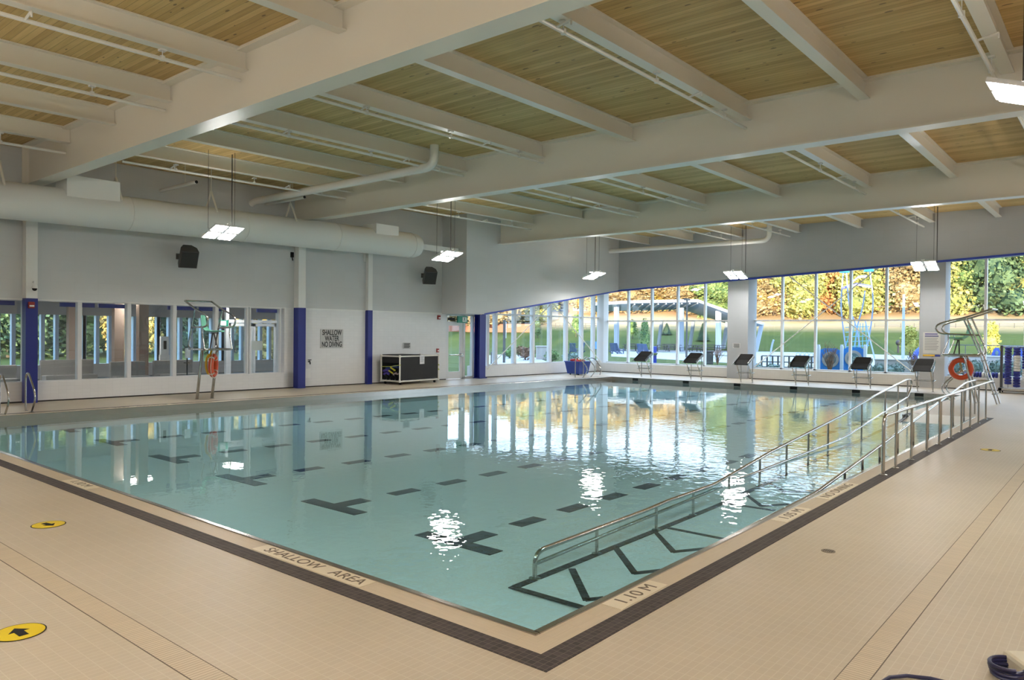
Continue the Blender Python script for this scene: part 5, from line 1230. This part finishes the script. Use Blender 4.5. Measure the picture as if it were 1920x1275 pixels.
# low shrubs and young trees
CS = crown_mesh('foliage',[((0,0,.55),.5,.5,.5),((.2,.1,.9),.35,.35,.4),((-.2,-.1,.8),.35,.35,.4)],220,.12,77)
CT = crown_mesh('foliage',[((0,0,1.1),.42,.42,.8),((0,0,1.9),.30,.30,.6),((.15,.1,1.4),.3,.3,.5)],260,.15,78)
def cone_mesh():
    rnd = random.Random(9); bm = bmesh.new()
    for k in range(1500):
        z = rnd.uniform(.05,1); rr = (1-z)*.46*rnd.uniform(.75,1.05); a = rnd.uniform(0,6.28)
        p = Vector((rr*math.cos(a),rr*math.sin(a),z)); dr = Vector((math.cos(a),math.sin(a),-.25)); w = Vector((-math.sin(a),math.cos(a),0)); s = .06
        bm.faces.new([bm.verts.new(p-w*s*.4),bm.verts.new(p+w*s*.4),bm.verts.new(p+dr*s*1.6)])
    d = bmesh.ops.create_cone(bm,cap_ends=True,segments=12,radius1=.36,radius2=.02,depth=.92)
    for v in d['verts']: v.co.z += .5
    me = bpy.data.meshes.new('foliage'); bm.to_mesh(me); bm.free(); return me
CC = cone_mesh()
def twig_mesh():
    rnd = random.Random(31); b = MB()
    for k in range(34):
        a = rnd.uniform(0,6.28); s = rnd.uniform(.15,.5); h = rnd.uniform(.7,1.25); P = [(0,0,0),(s*.4*math.cos(a),s*.4*math.sin(a),h*.55),(s*math.cos(a+.4),s*math.sin(a+.4),h)]
        b.tube(P,[.016,.011,.005],4)
        for q in range(5):
            t = rnd.uniform(.4,1); c = Vector(P[1]).lerp(Vector(P[2]),t); e = rnd.uniform(0,6.28); b.tube([c,c+Vector((.14*math.cos(e),.14*math.sin(e),.12))],.005,3)
            v = c+Vector((.12*math.cos(e),.12*math.sin(e),.10)); b.poly([v+Vector((-.03,0,0)),v+Vector((0,.03,.02)),v+Vector((.03,0,.03)),v+Vector((0,-.03,0))])
    return b.mesh('foliage')
CB = twig_mesh()
LEAF['spruce'] = leaf_mat('spruce_needles',(.03,.07,.05),(.10,.17,.10)); LEAF['twig'] = leaf_mat('brown_twigs',(.12,.07,.05),(.28,.16,.10)); LEAF['lime'] = leaf_mat('lime_leaves',(.26,.28,.06),(.50,.46,.13)); LEAF['mid'] = leaf_mat('shrub_leaves',(.06,.13,.05),(.20,.30,.10)); LEAF['bluegreen'] = leaf_mat('bluish_shrub_leaves',(.10,.17,.15),(.30,.40,.36))
def shrub(mesh,px,pyb,pyt,wpx,kind,lab,cat='shrub',name='garden_shrub',r=None,grp=None,trunk=False):
    p = at_g(px,pyb) if r is None else at_r(px,pyb,r)
    if r is not None: p.z = H(p.x,p.y)
    dist = (p-CAM).dot(_f); h = max(.3,(pyb-pyt)/FPX*dist if r is None else (at_r(px,pyt,r).z-p.z)); w = wpx/FPX*dist
    root = empty(name,p,rz=random.uniform(0,6),label=lab,cat=cat,group=grp)
    o = bpy.data.objects.new('foliage',mesh); COL.objects.link(o); o.parent = root
    uh = max(v.co.z for v in mesh.vertices); uw = 2*max(abs(v.co.x) for v in mesh.vertices); o.scale = (w/uw,w/uw,h/uh)
    if not mesh.materials: mesh.materials.append(LEAF['green'])
    o.material_slots[0].link = 'OBJECT'; o.material_slots[0].material = LEAF[kind]
    b = MB(); b.tube([(0,0,-.2),(0,0,h*.6)],max(.02,w*.035),6); b.build('stem',M['barkdark'],root)
    return root
shrub(CC,1318,640,606,32,'spruce','bluish spruce standing beyond the picnic shelter, near its right posts','tree','spruce_tree')
shrub(CC,1250,628,606,26,'spruce','low spruce beyond the middle of the picnic shelter','tree','spruce_tree')
shrub(CT,1186,640,598,24,'mid','round green young tree beyond the left end of the picnic shelter','tree','young_tree',r=112)
shrub(CT,1209,664,596,22,'mid','slim green young tree before the picnic shelter','tree','young_tree')
shrub(CT,1008,634,600,18,'dark green','slim dark cedar on the lawn, left of the houses','tree','young_tree')
shrub(CT,1080,632,588,22,'mid','green young tree on the lawn before the brick house','tree','young_tree')
shrub(CT,1706,664,610,40,'lime','bright lime yellow young tree left of the notice column','tree','young_tree',r=84)
shrub(CT,1858,660,600,36,'lime','bright lime yellow young tree in the right far bay','tree','young_tree',r=86)
shrub(CB,1345,684,652,26,'twig','bare flowering shrub before the first boxed far column')
shrub(CB,1556,690,638,32,'twig','brown twiggy shrub before the left target panel',r=40)
shrub(CB,1712,690,655,24,'twig','brown twiggy shrub left of the notice column',r=42)
shrub(CS,985,676,648,40,'twig','brown shrub bed beside the path past the left glazing')
shrub(CS,955,672,652,34,'mid','green shrub behind the banner post',r=60)
shrub(CS,1035,680,656,40,'mid','green shrub beside the concrete block past the left glazing')
shrub(CS,1070,682,660,36,'bluegreen','low bluish shrub beneath the dark lounger')
for i,(px,w) in enumerate([(1420,40),(1455,36),(1500,40),(1640,40),(1675,44),(1790,40),(1830,40),(1865,44),(1900,40)]):
    shrub(CS,px,702,680 if px < 1700 else 672,w,'bluegreen','low bluish green shrub just outside the far windows, number %d from the first boxed column' % (i+1),r=36.5,grp='low planting outside the far windows')

# ---------------- picnic shelter
M['shelter'] = mat('shelter_steel',(.36,.42,.50),.5); M['shelterroof'] = mat('shelter_roof',(.33,.37,.43),.6); M['shelterwhite'] = mat('shelter_post_white',(.70,.74,.80),.5)
root = empty('picnic_shelter',(0,0,0),label='open picnic shelter with a broad folded roof on steel posts',cat='shelter')
def rp_(px,py,r): return at_r(px,py,r)
F0,F1,F2,F3 = rp_(1116,567,88),rp_(1190,563,90),rp_(1308,561,92),rp_(1432,605,95)
Bk = Vector((math.cos(R(36)),math.sin(R(36)),0))
dep = 11.0
b = MB(); th = Vector((0,0,-.35))
def strip(a,c,da,dc):
    a2 = a+Bk*dep+Vector((0,0,da)); c2 = c+Bk*dep+Vector((0,0,dc)); b.hexa([a+th,c+th,c2+th,a2+th,a,c,c2,a2])
strip(F0,F1,-.45,-.55); strip(F1,F2,-.55,-.55); strip(F2,F3,-.55,-.3)
b.build('roof',M['shelterroof'],root)
b = MB()
for q in range(9):
    t = q/8; a = F1.lerp(F2,t)+th*1.4; b.tube([a,a+Bk*dep+Vector((0,0,-.55))],.09,6)
b.build('rafters',M['shelterroof'],root)
def spost(px,pyb,wpx,mt,top,r,lean=0,lab=None):
    p = at_r(px,pyb,r); p.z = H(p.x,p.y); q = at_r(px+lean,top,r); w = wpx/FPX*r/2
    b = MB(); s = [Vector((-w,-w,0)),Vector((w,-w,0)),Vector((w,w,0)),Vector((-w,w,0))]; b.hexa([p+v for v in s]+[q+v for v in s]); o = b.build('post',mt,root)
    if lab: tag(o,lab)
spost(1156,651,7,M['shelter'],572,92); spost(1278,655,6.5,M['shelter'],577,94); spost(1347,652,7.5,M['shelterwhite'],580,95,lab='white shelter post')
spost(1234,640,5,M['shelter'],600,101,7); spost(1293,641,5,M['shelter'],600,103,8); spost(1356,644,6,M['shelter'],600,103,9); spost(1417,657,6,M['shelter'],605,97,12)
# picnic tables
M['table'] = mat('picnic_table_dark',(.06,.05,.055),.6)
def ptable(px,py,lab,r=None):
    p = at_r(px,py,r); p.z = H(p.x,p.y)+.04; root = empty('picnic_table',p,rz=R(-52)+random.uniform(-.2,.2),label=lab,cat='picnic table',group='dark picnic tables at the shelter')
    b = MB(); b.box(-.95,.95,-.4,.4,.72,.78); b.build('tabletop',M['table'],root)
    for s in (-1,1):
        b = MB(); b.box(-.95,.95,s*.75-.14,s*.75+.14,.42,.47); b.build('bench_seat',M['table'],root)
        b = MB(); b.tube([(s*.65,-.8,0),(s*.65,-.35,.72)],.05,6); b.tube([(s*.65,.8,0),(s*.65,.35,.72)],.05,6); b.tube([(s*.65,-.8,.42),(s*.65,.8,.42)],.04,6); b.build('leg_frame',M['table'],root)
for i,(px,r) in enumerate([(1182,92),(1188,99),(1243,90),(1262,92),(1255,99),(1300,91),(1312,93),(1330,98),(1357,94)]):
    ptable(px,650,'dark picnic table under the shelter, number %d from the shelter left end' % (i+1),r)
# furniture outdoors
M['chairblue'] = mat('blue_lawn_chair',(.03,.22,.50),.5); M['chairnavy'] = mat('navy_lawn_chair',(.05,.09,.20),.5)
def lawn_chair(px,py,mt,lab,rz=0,r=None):
    p = at_g(px,py); root = empty('lawn_chair',p,rz=rz,label=lab,cat='lawn chair',group='slatted lawn chairs')
    rot = Matrix.Rotation(R(-22),3,'Y')
    b = MB()
    for q in range(5): b.cbox(Vector((-.28,-.24+q*.12,.70)),(.03,.10,.95),rot)
    b.build('slatted_back',mt,root)
    b = MB(); b.cbox(Vector((.12,0,.36)),(.62,.56,.04),Matrix.Rotation(R(8),3,'Y')); b.build('seat',mt,root)
    for s in (-1,1):
        b = MB(); b.box(-.28,.42,s*.34-.06,s*.34+.06,.54,.57); b.build('armrest',mt,root)
        b = MB(); b.box(.34,.42,s*.30-.04,s*.30+.04,0,.54); b.cbox(Vector((-.12,s*.30,.20)),(.75,.04,.10),Matrix.Rotation(R(22),3,'Y')); b.build('leg',mt,root)
lawn_chair(1118,659,M['chairblue'],'bright blue slatted lawn chair beside the corner post',R(200)); lawn_chair(1127,661,M['chairblue'],'bright blue slatted lawn chair half hidden by the corner post',R(220))
lawn_chair(1074,665,M['chairnavy'],'navy lawn chair right of the concrete block, on the left of its pair',R(30)); lawn_chair(1088,664,M['chairnavy'],'navy lawn chair right of the concrete block, on the right of its pair',R(60))
lawn_chair(1151,664,M['chairnavy'],'navy lawn chair just right of the corner post',R(10)); lawn_chair(1160,664,M['chairnavy'],'navy lawn chair beside the first shelter post',R(-20)); lawn_chair(1202,666,M['chairnavy'],'navy lawn chair below the slim young tree',R(10)); lawn_chair(1214,667,M['chairnavy'],'navy lawn chair left of the blue drinking fountain',R(-15))
# light pole, fountain, bin, poles
p = at_g(1287,671); root = empty('lamp_post',p,label='dark park lamp post in front of the picnic shelter',cat='lamp post'); hh = at_r(1287,562,math.hypot(p.x-CAM.x,p.y-CAM.y)).z-p.z
b = MB(); b.tube([(0,0,0),(0,0,hh)],[.10,.07],8); b.build('pole',M['grey'],root); b = MB(); b.box(-.30,.30,-.16,.16,hh-.05,hh+.10); b.build('lantern',M['grey'],root)
p = at_r(1226,684,46); p.z = -.1; root = empty('drinking_fountain',p,rz=R(40),label='bright blue drinking fountain post outside the left far bay',cat='drinking fountain')
b = MB(); b.box(-.14,.14,-.14,.14,0,1.35); b.build('pedestal',M['bluetrim'],root,bevel=.03); b = MB(); b.lathe([(.12,.0),(.20,.12),(.20,.16)],(-.2,0,.82),14); b.build('bowl',M['chrome'],root)
p = at_g(1329,683); root = empty('litter_bin',p,rz=R(30),label='grey litter bin outside the left far bay',cat='litter bin')
b = MB(); b.box(-.28,.28,-.28,.28,0,.85); b.build('body',M['grey'],root,bevel=.02); b = MB(); b.box(-.31,.31,-.31,.31,.85,.93); b.build('lid',M['table'],root)
p = at_g(1693,676); root = empty('park_pole',p,label='tall slender dark pole beyond the middle far bay',cat='pole'); r_p = math.hypot(p.x-CAM.x,p.y-CAM.y)
b = MB(); b.tube([(0,0,0),(0,0,at_r(1693,552,r_p).z-p.z)],[.14,.10],8); b.build('shaft',M['shelter'],root); b = MB(); b.lathe([(.24,0),(.24,.05)],(0,0,0),12); b.build('base_plate',M['grey'],root)
p = at_g(1684,662); root = empty('swing_bench',p,label='dark spring rider beside the tall pole',cat='play equipment'); b = MB(); b.tube([(0,0,0),(0,0,.9)],.12,8); b.build('spring',M['table'],root); b = MB(); b.ball((0,0,1.25),(.22,.30,.35),2); b.build('rider',M['table'],root,True)
p = at_g(945,681); root = empty('banner_post',p,rz=R(40),label='dark post carrying two pale banner signs past the left glazing',cat='sign post'); r_p = math.hypot(p.x-CAM.x,p.y-CAM.y)
ht = at_r(945,600,r_p).z-p.z
b = MB(); b.box(-.09,.09,-.09,.09,0,ht); b.build('post',M['grey'],root)
for k in range(2):
    za = at_r(945,618+16*k,r_p).z-p.z; zb = at_r(945,603+16*k,r_p).z-p.z; b = MB(); b.box(-.16,.16,-.02,.02,0,zb-za); o = b.build('banner',M['shelterwhite'],root); o.location = (0,-.12,za)
p = at_g(921,683); root = empty('bike_hoop',p,rz=R(40),label='small dark bike hoop at the path edge beside the blue column',cat='bike hoop'); b = MB(); b.tube(arc([(-.4,0,0),(-.4,0,.8),(.4,0,.8),(.4,0,0)],5,.15),.03,8); b.build('hoop',M['grey'],root); b = MB(); b.tube([(-.4,0,.4),(.4,0,.4)],.02,6); b.build('crossbar',M['grey'],root)
p = at_g(1015,674); root = empty('stone_block',p,rz=R(40),label='grey concrete seating block beside the path past the left glazing',cat='stone block'); b = MB(); b.box(-.75,.75,-.4,.4,0,1.0); b.build('block',M['concrete'],root,bevel=.04); b = MB(); b.box(-.8,.8,-.45,.45,1.0,1.08); b.build('cap',M['concrete'],root)
# hoarding and fence past the left glazing
M['brick'] = tile('red_brick',(.40,.13,.07),(.45,.33,.26),.5,.16,.02,.8,plane='xz',var=.2); M['orange'] = mat('rusty_fence',(.34,.13,.08),.8)
def wallstrip(name,px0,px1,pyt,pyb,r,mt,lab,cat):
    A = at_r(px0,pyb,r); B_ = at_r(px1,pyb,r); T = at_r((px0+px1)/2,pyt,r).z; A.z = H(A.x,A.y)-.1; d = (B_-A); d.z = 0; n = Vector((-d.y,d.x,0)).normalized()*.15
    b = MB(); z1 = T; b.hexa([(A.x,A.y,A.z),(B_.x,B_.y,A.z),(B_.x+n.x,B_.y+n.y,A.z),(A.x+n.x,A.y+n.y,A.z),(A.x,A.y,z1),(B_.x,B_.y,z1),(B_.x+n.x,B_.y+n.y,z1),(A.x+n.x,A.y+n.y,z1)]); o = b.build(name,mt); tag(o,lab,cat); return o
wallstrip('garden_fence',840,1000,607,624,118,M['orange'],'long rusty red timber fence beyond the left lawn','fence')
def rail_fence(px0,px1,pyt,pyb,r,lab,n,mt):
    A = at_r(px0,pyb,r); B_ = at_r(px1,pyb,r); A.z = H(A.x,A.y); B_.z = H(B_.x,B_.y); hA = at_r((px0+px1)/2,pyt,r).z-A.z
    root = empty('chain_fence',A,label=lab,cat='fence'); d = B_-A
    for q in range(n+1):
        b = MB(); b.tube([d*(q/n),d*(q/n)+Vector((0,0,hA))],.05,6); b.build('fence_post',mt,root)
    b = MB()
    for k in (.35,.65,1): b.tube([Vector((0,0,hA*k)),d+Vector((0,0,hA*k))],.03,6)
    b.build('rails',mt,root)
rail_fence(1000,1140,606,622,128,'dark post and rail fence before the houses past the left glazing',10,M['grey'])
rail_fence(1640,1960,606,616,136,'dark post and rail fence on the hillside in the right far bay',12,M['grey'])
rail_fence(1428,1532,668,688,44,'low grey rail fence in front of the bike rack',10,M['grey'])
# houses
M['housewhite'] = mat('house_render',(.55,.50,.42),.8); M['roofing'] = mat('house_roof',(.10,.09,.10),.8); M['brick2'] = mat('brick_house',(.36,.14,.09),.85,noise=.2,nscale=2); M['darkglass'] = mat('house_window',(.03,.04,.06),.2); M['housegrey'] = mat('house_siding',(.20,.23,.32),.8)
def house(px0,px1,pyt,r,mt,lab,ridge=3.0):
    A = at_r(px0,600,r); B_ = at_r(px1,600,r); z0 = H(A.x,A.y)-.3; T = at_r((px0+px1)/2,pyt,r).z; d = B_-A; d.z = 0; L = d.length; ang = math.atan2(d.y,d.x)
    root = empty('house',(A.x,A.y,z0),rz=ang,label=lab,cat='house'); hh = T-z0; D = L*.9
    b = MB(); b.box(0,L,0,D,0,hh); b.build('walls',mt,root)
    b = MB(); P = [(-.4,-.4,hh),(L+.4,-.4,hh),(L+.4,D+.4,hh),(-.4,D+.4,hh)]; v = [b.bm.verts.new(p) for p in P]; t1 = b.bm.verts.new((L/2,-.4,hh+ridge)); t2 = b.bm.verts.new((L/2,D+.4,hh+ridge))
    b.bm.faces.new([v[0],v[1],t1]); b.bm.faces.new([v[2],v[3],t2]); b.bm.faces.new([v[1],v[2],t2,t1]); b.bm.faces.new([v[3],v[0],t1,t2]); b.bm.faces.new(v[::-1]); b.build('roof',M['roofing'],root)
    for fx in (.22,.62):
        for z in (.9,hh*.55):
            f = MB(); f.box(L*fx-.1,L*fx+L*.2+.1,-.08,0,z-.1,z+hh*.26+.1); fo = f.build('window_frame',M['white'],root)
            f = MB(); f.box(L*fx,L*fx+L*.2,-.10,-.075,z,z+hh*.26); f.build('house_pane',M['darkglass'],fo)
    b = MB(); b.box(L*.1,L*.1+.5,D*.4,D*.4+.5,hh,hh+ridge*1.1); b.build('chimney',mt,root)
house(1000,1030,573,150,M['housewhite'],'cream house with dark windows past the left glazing'); house(1034,1062,574,152,M['housegrey'],'slate blue house between the cream house and the brick house'); house(1066,1110,566,150,M['brick2'],'red brick house left of the corner post')
# ---------------- playground
M['targetblue'] = mat('panel_blue',(.02,.22,.62),.45); M['ring'] = mat('panel_ring',(.42,.39,.36),.6); M['inset'] = mat('panel_inset',(.12,.20,.22),.6)
rT = 41.0
def panel(pxa,pxb,pyt,pxc,pyc,lab):
    A = at_r(pxa,690,rT); B_ = at_r(pxb,690,rT); d = B_-A; d.z = 0; L = d.length; root = empty('target_panel',(A.x,A.y,-.1),rz=math.atan2(d.y,d.x),label=lab,cat='panel',group='blue splash pad panels')
    hT = at_r((pxa+pxb)/2,pyt,rT).z+.1; cz_ = at_r(pxc,pyc,rT).z+.1; cx_ = (at_r(pxc,pyc,rT)-Vector((A.x,A.y,0))); cx_.z = 0; cxl = cx_.length
    b = MB(); prof = [(0,0),(L,0),(L,hT*.93),(L*.8,hT),(L*.2,hT),(0,hT*.93)]
    A_ = [b.bm.verts.new((x,-.03,z)) for x,z in prof]; B2 = [b.bm.verts.new((x,.03,z)) for x,z in prof]
    for i in range(6): b.bm.faces.new([A_[i],A_[(i+1)%6],B2[(i+1)%6],B2[i]])
    b.bm.faces.new(A_); b.bm.faces.new(B2[::-1]); b.build('panel',M['targetblue'],root)
    rot = Matrix.Rotation(R(90),3,'X'); rr = .40
    b = MB(); b.lathe([(rr,0),(rr,.03),(rr*.96,.035)],(cxl,-.03,cz_),28,rot); b.build('ring',M['ring'],root)
    b = MB(); b.lathe([(rr*.66,.035),(rr*.66,.045)],(cxl,-.03,cz_),28,rot); b.build('inset_disc',M['inset'],root)
    b = MB(); rn = random.Random(int(pxa)); 
    for k in range(9):
        a = rn.uniform(0,6.28); q = rn.uniform(0,rr*.5); b.ball((cxl+q*math.cos(a),-.085,cz_+q*math.sin(a)),(.05,.012,.05),1)
    tag(b.build('coloured_pebbles',mat('pebble_mix%d' % pxa,(.45,.30,.20) if pxa < 1560 else (.35,.45,.40),.6),root),'round coloured pieces in the disc')
panel(1537,1575,653,1557,674,'blue panel with a round emblem between the first two white posts'); panel(1581,1620,651,1600,672,'blue panel with a round emblem between the last two white posts')
for i,px in enumerate((1534.5,1578,1622)):
    p = at_r(px,690,rT-.15); p.z = -.1; root = empty('panel_post',p,label='white square post of the blue panels, %s from the first boxed column' % ords[i],cat='post',group='white posts of the blue panels')
    hT = at_r(px,649,rT).z+.1; b = MB(); b.box(-.07,.07,-.07,.07,0,hT); b.build('shaft',M['shelterwhite'],root); b = MB(); b.box(-.055,.055,-.055,.055,hT,hT+.08); b.build('cap',M['shelterwhite'],root)
# climbing tower
M['towerblue'] = mat('tower_pale_blue',(.22,.29,.40),.4); M['cyan'] = mat('tower_cyan',(.02,.50,.72),.4); M['deckpurple'] = mat('tower_deck',(.13,.13,.42),.5); M['net'] = mat('net_teal',(.12,.35,.42),.6)
rC = 62.0; base = at_r(1608,660,rC); root = empty('climbing_tower',(0,0,0),label='tall climbing tower with bent pale poles, cyan caps and a purple deck',cat='climbing tower')
def tp(px,py,dr=0): return at_r(px,py,rC+dr)
def gz(v): return Vector((v.x,v.y,H(v.x,v.y)))
poles = [[gz(tp(1590,660,0)),tp(1580,610,0),tp(1576,570,0),tp(1581,512,0)],[gz(tp(1617,664,-1.5)),tp(1607,612,-1.5),tp(1592,580,-1.5),tp(1587,512,-1.5)],[gz(tp(1620,655,1.5)),tp(1634,610,1.5),tp(1638,560,1.5),tp(1631,510,1.5)],[gz(tp(1600,655,2)),tp(1607,610,2),tp(1617,580,2),tp(1622,545,2)]]
for P in poles:
    b = MB(); b.tube(arc(P,5,2.5),.055,8); b.build('bent_pole',M['towerblue'],root,True)
for px,py in ((1584,511),(1629,509)):
    b = MB(); c = tp(px,py); b.lathe([(.38,0),(.28,.25),(.05,.35)],c,12); b.build('cap',M['cyan'],root,True)
for k,(px0,px1,ya,yc) in enumerate(((1578,1633,543,540),(1592,1625,536,520))):
    b = MB(); A = tp(px0,ya,-.8); B_ = tp(px1,yc,-.8); back = Vector((math.cos(R(14)),math.sin(R(14)),.1))*1.8; t_ = Vector((0,0,.14)); m_ = (A+B_)/2+Vector((0,0,.25))
    b.hexa([A,m_,m_+back,A+back,A+t_,m_+t_,m_+back+t_,A+back+t_]); b.hexa([m_,B_,B_+back,m_+back,m_+t_,B_+t_,B_+back+t_,m_+back+t_]); b.build('deck',M['deckpurple'],root)
b = MB()
for k in range(6): b.tube([tp(1585+k*8,652),tp(1598+k*5,606)],.03,5)
for k in range(5): b.tube([tp(1585,650-k*9),tp(1630,648-k*9)],.03,5)
b.build('climbing_net',M['net'],root)
p = at_r(1644,668,58); p.z = H(p.x,p.y); b = MB(); q = at_r(1622,600,62); b.tube([p,q],.05,6); b.build('slide_pole',M['towerblue'],root)
# bike rack, curved pole, slides
p = at_r(1511,668,62); root = empty('bike_rack',(p.x,p.y,-.1),rz=R(-68),label='grey bike rack of five hoops on the plaza',cat='bike rack')
for k in range(5):
    b = MB(); b.tube(arc([(k*.32-.7,-.0,0),(k*.32-.7,0,.75),(k*.32-.45,0,.75),(k*.32-.45,0,0)],5,.12),.03,6); b.build('hoop',M['shelter'],root,True)
b = MB(); b.box(-.8,.8,-.05,.05,.0,.06); b.build('base_bar',M['shelter'],root)
p = at_g(1444,682); r_p = math.hypot(p.x-CAM.x,p.y-CAM.y); root = empty('spray_pole',p,label='bent grey blue spray pole on the plaza',cat='spray pole'); 
b = MB(); b.tube(arc([(0,0,0),(.1,.0,.9),(.12,-.10,1.5),(.05,-.22,1.75)],5,.3),[.07]*14,8); b.build('bent_tube',M['shelter'],root,True); b = MB(); b.lathe([(.14,0),(.14,.03)],(0,0,0),12); b.build('base_plate',M['grey'],root)
M['slideblue'] = mat('slide_blue',(.06,.12,.52),.4)
for i,(pa,pb) in enumerate(((1848,1884),(1888,1926))):
    A = at_r(pa,670,52); B_ = at_r(pb,670,52); d = B_-A; d.z = 0; L = d.length; root = empty('play_slide',(A.x,A.y,A.z-.15),rz=math.atan2(d.y,d.x),label=['blue moulded play slide nearer the ladder chair, right far bay','blue moulded play slide above the lane rope rack, right far bay'][i],cat='slide',group='blue moulded slides')
    b = MB(); prof = [(0,0),(L*.25,.12),(L*.38,.55),(L*.48,.72),(L*.68,.74),(L*.76,.5),(L*.86,.14),(L,.0)]
    A_ = [b.bm.verts.new((x,-.3,z)) for x,z in prof]; B2 = [b.bm.verts.new((x,.5,z*.9)) for x,z in prof]; C2 = [b.bm.verts.new((x,-.2,-.12)) for x,z in prof]
    for k in range(7): b.bm.faces.new([A_[k],A_[k+1],B2[k+1],B2[k]]); b.bm.faces.new([C2[k],C2[k+1],A_[k+1],A_[k]])
    b.build('hood',M['slideblue'],root,True); b = MB(); b.ball((L*.58,-.30,.42),(.10,.03,.16),1); b.build('grip_hole',M['inset'],root)
A = at_r(1776,692,50); B_ = at_r(1950,704,50); d = B_-A; d.z=0; root = empty('planter_wall',(A.x,A.y,-.1),rz=math.atan2(d.y,d.x),label='long grey raised planter under the blue slides',cat='planter')
zt = at_r(1860,670,50).z+.1; b = MB(); b.box(0,d.length,0,2.5,0,zt); b.build('wall',M['concrete'],root,bevel=.03); b = MB(); b.box(-.03,d.length+.03,-.03,2.53,zt,zt+.06); b.build('coping',M['concrete'],root)
A = at_r(1640,690,44); B_ = at_r(1728,690,44); d = B_-A; d.z=0; root = empty('planter_wall',(A.x,A.y,-.1),rz=math.atan2(d.y,d.x),label='low grey raised planter right of the blue panels',cat='planter')
zt = at_r(1690,676,44).z+.1; b = MB(); b.box(0,d.length,0,1.5,0,zt); b.build('wall',M['concrete'],root,bevel=.03); b = MB(); b.box(-.03,d.length+.03,-.03,1.53,zt,zt+.05); b.build('coping',M['concrete'],root)
p = at_r(1716,672,55); root = empty('play_slide',(p.x,p.y,-.1),rz=R(-60),label='blue and white play seat left of the notice column',cat='play equipment'); b = MB(); b.tube(arc([(0,0,0),(0,0,1.0),(.3,0,1.3)],4,.2),.16,8); b.build('seat_back',M['slideblue'],root,True); b = MB(); b.box(-.3,.4,-.25,.25,.35,.45); b.build('seat',M['shelterwhite'],root)
b = MB(); A = at_r(1776,668,60); q = []
root = empty('plaza_railing',(0,0,0),label='grey tubular railing before the lawn, right far bay',cat='railing')
P0 = at_r(1776,690,58); P1 = at_r(1990,700,58); P0.z = P1.z = -.1
hz = at_r(1880,648,58).z+.1
b = MB(); b.tube([P0+Vector((0,0,hz)),P1+Vector((0,0,hz))],.03,6); b.tube([P0+Vector((0,0,hz*.6)),P1+Vector((0,0,hz*.6))],.025,6); b.build('rails',M['grey'],root)
for k in range(7):
    c = P0.lerp(P1,k/6); b = MB(); b.tube([c,c+Vector((0,0,hz))],.03,6); b.build('post',M['grey'],root)
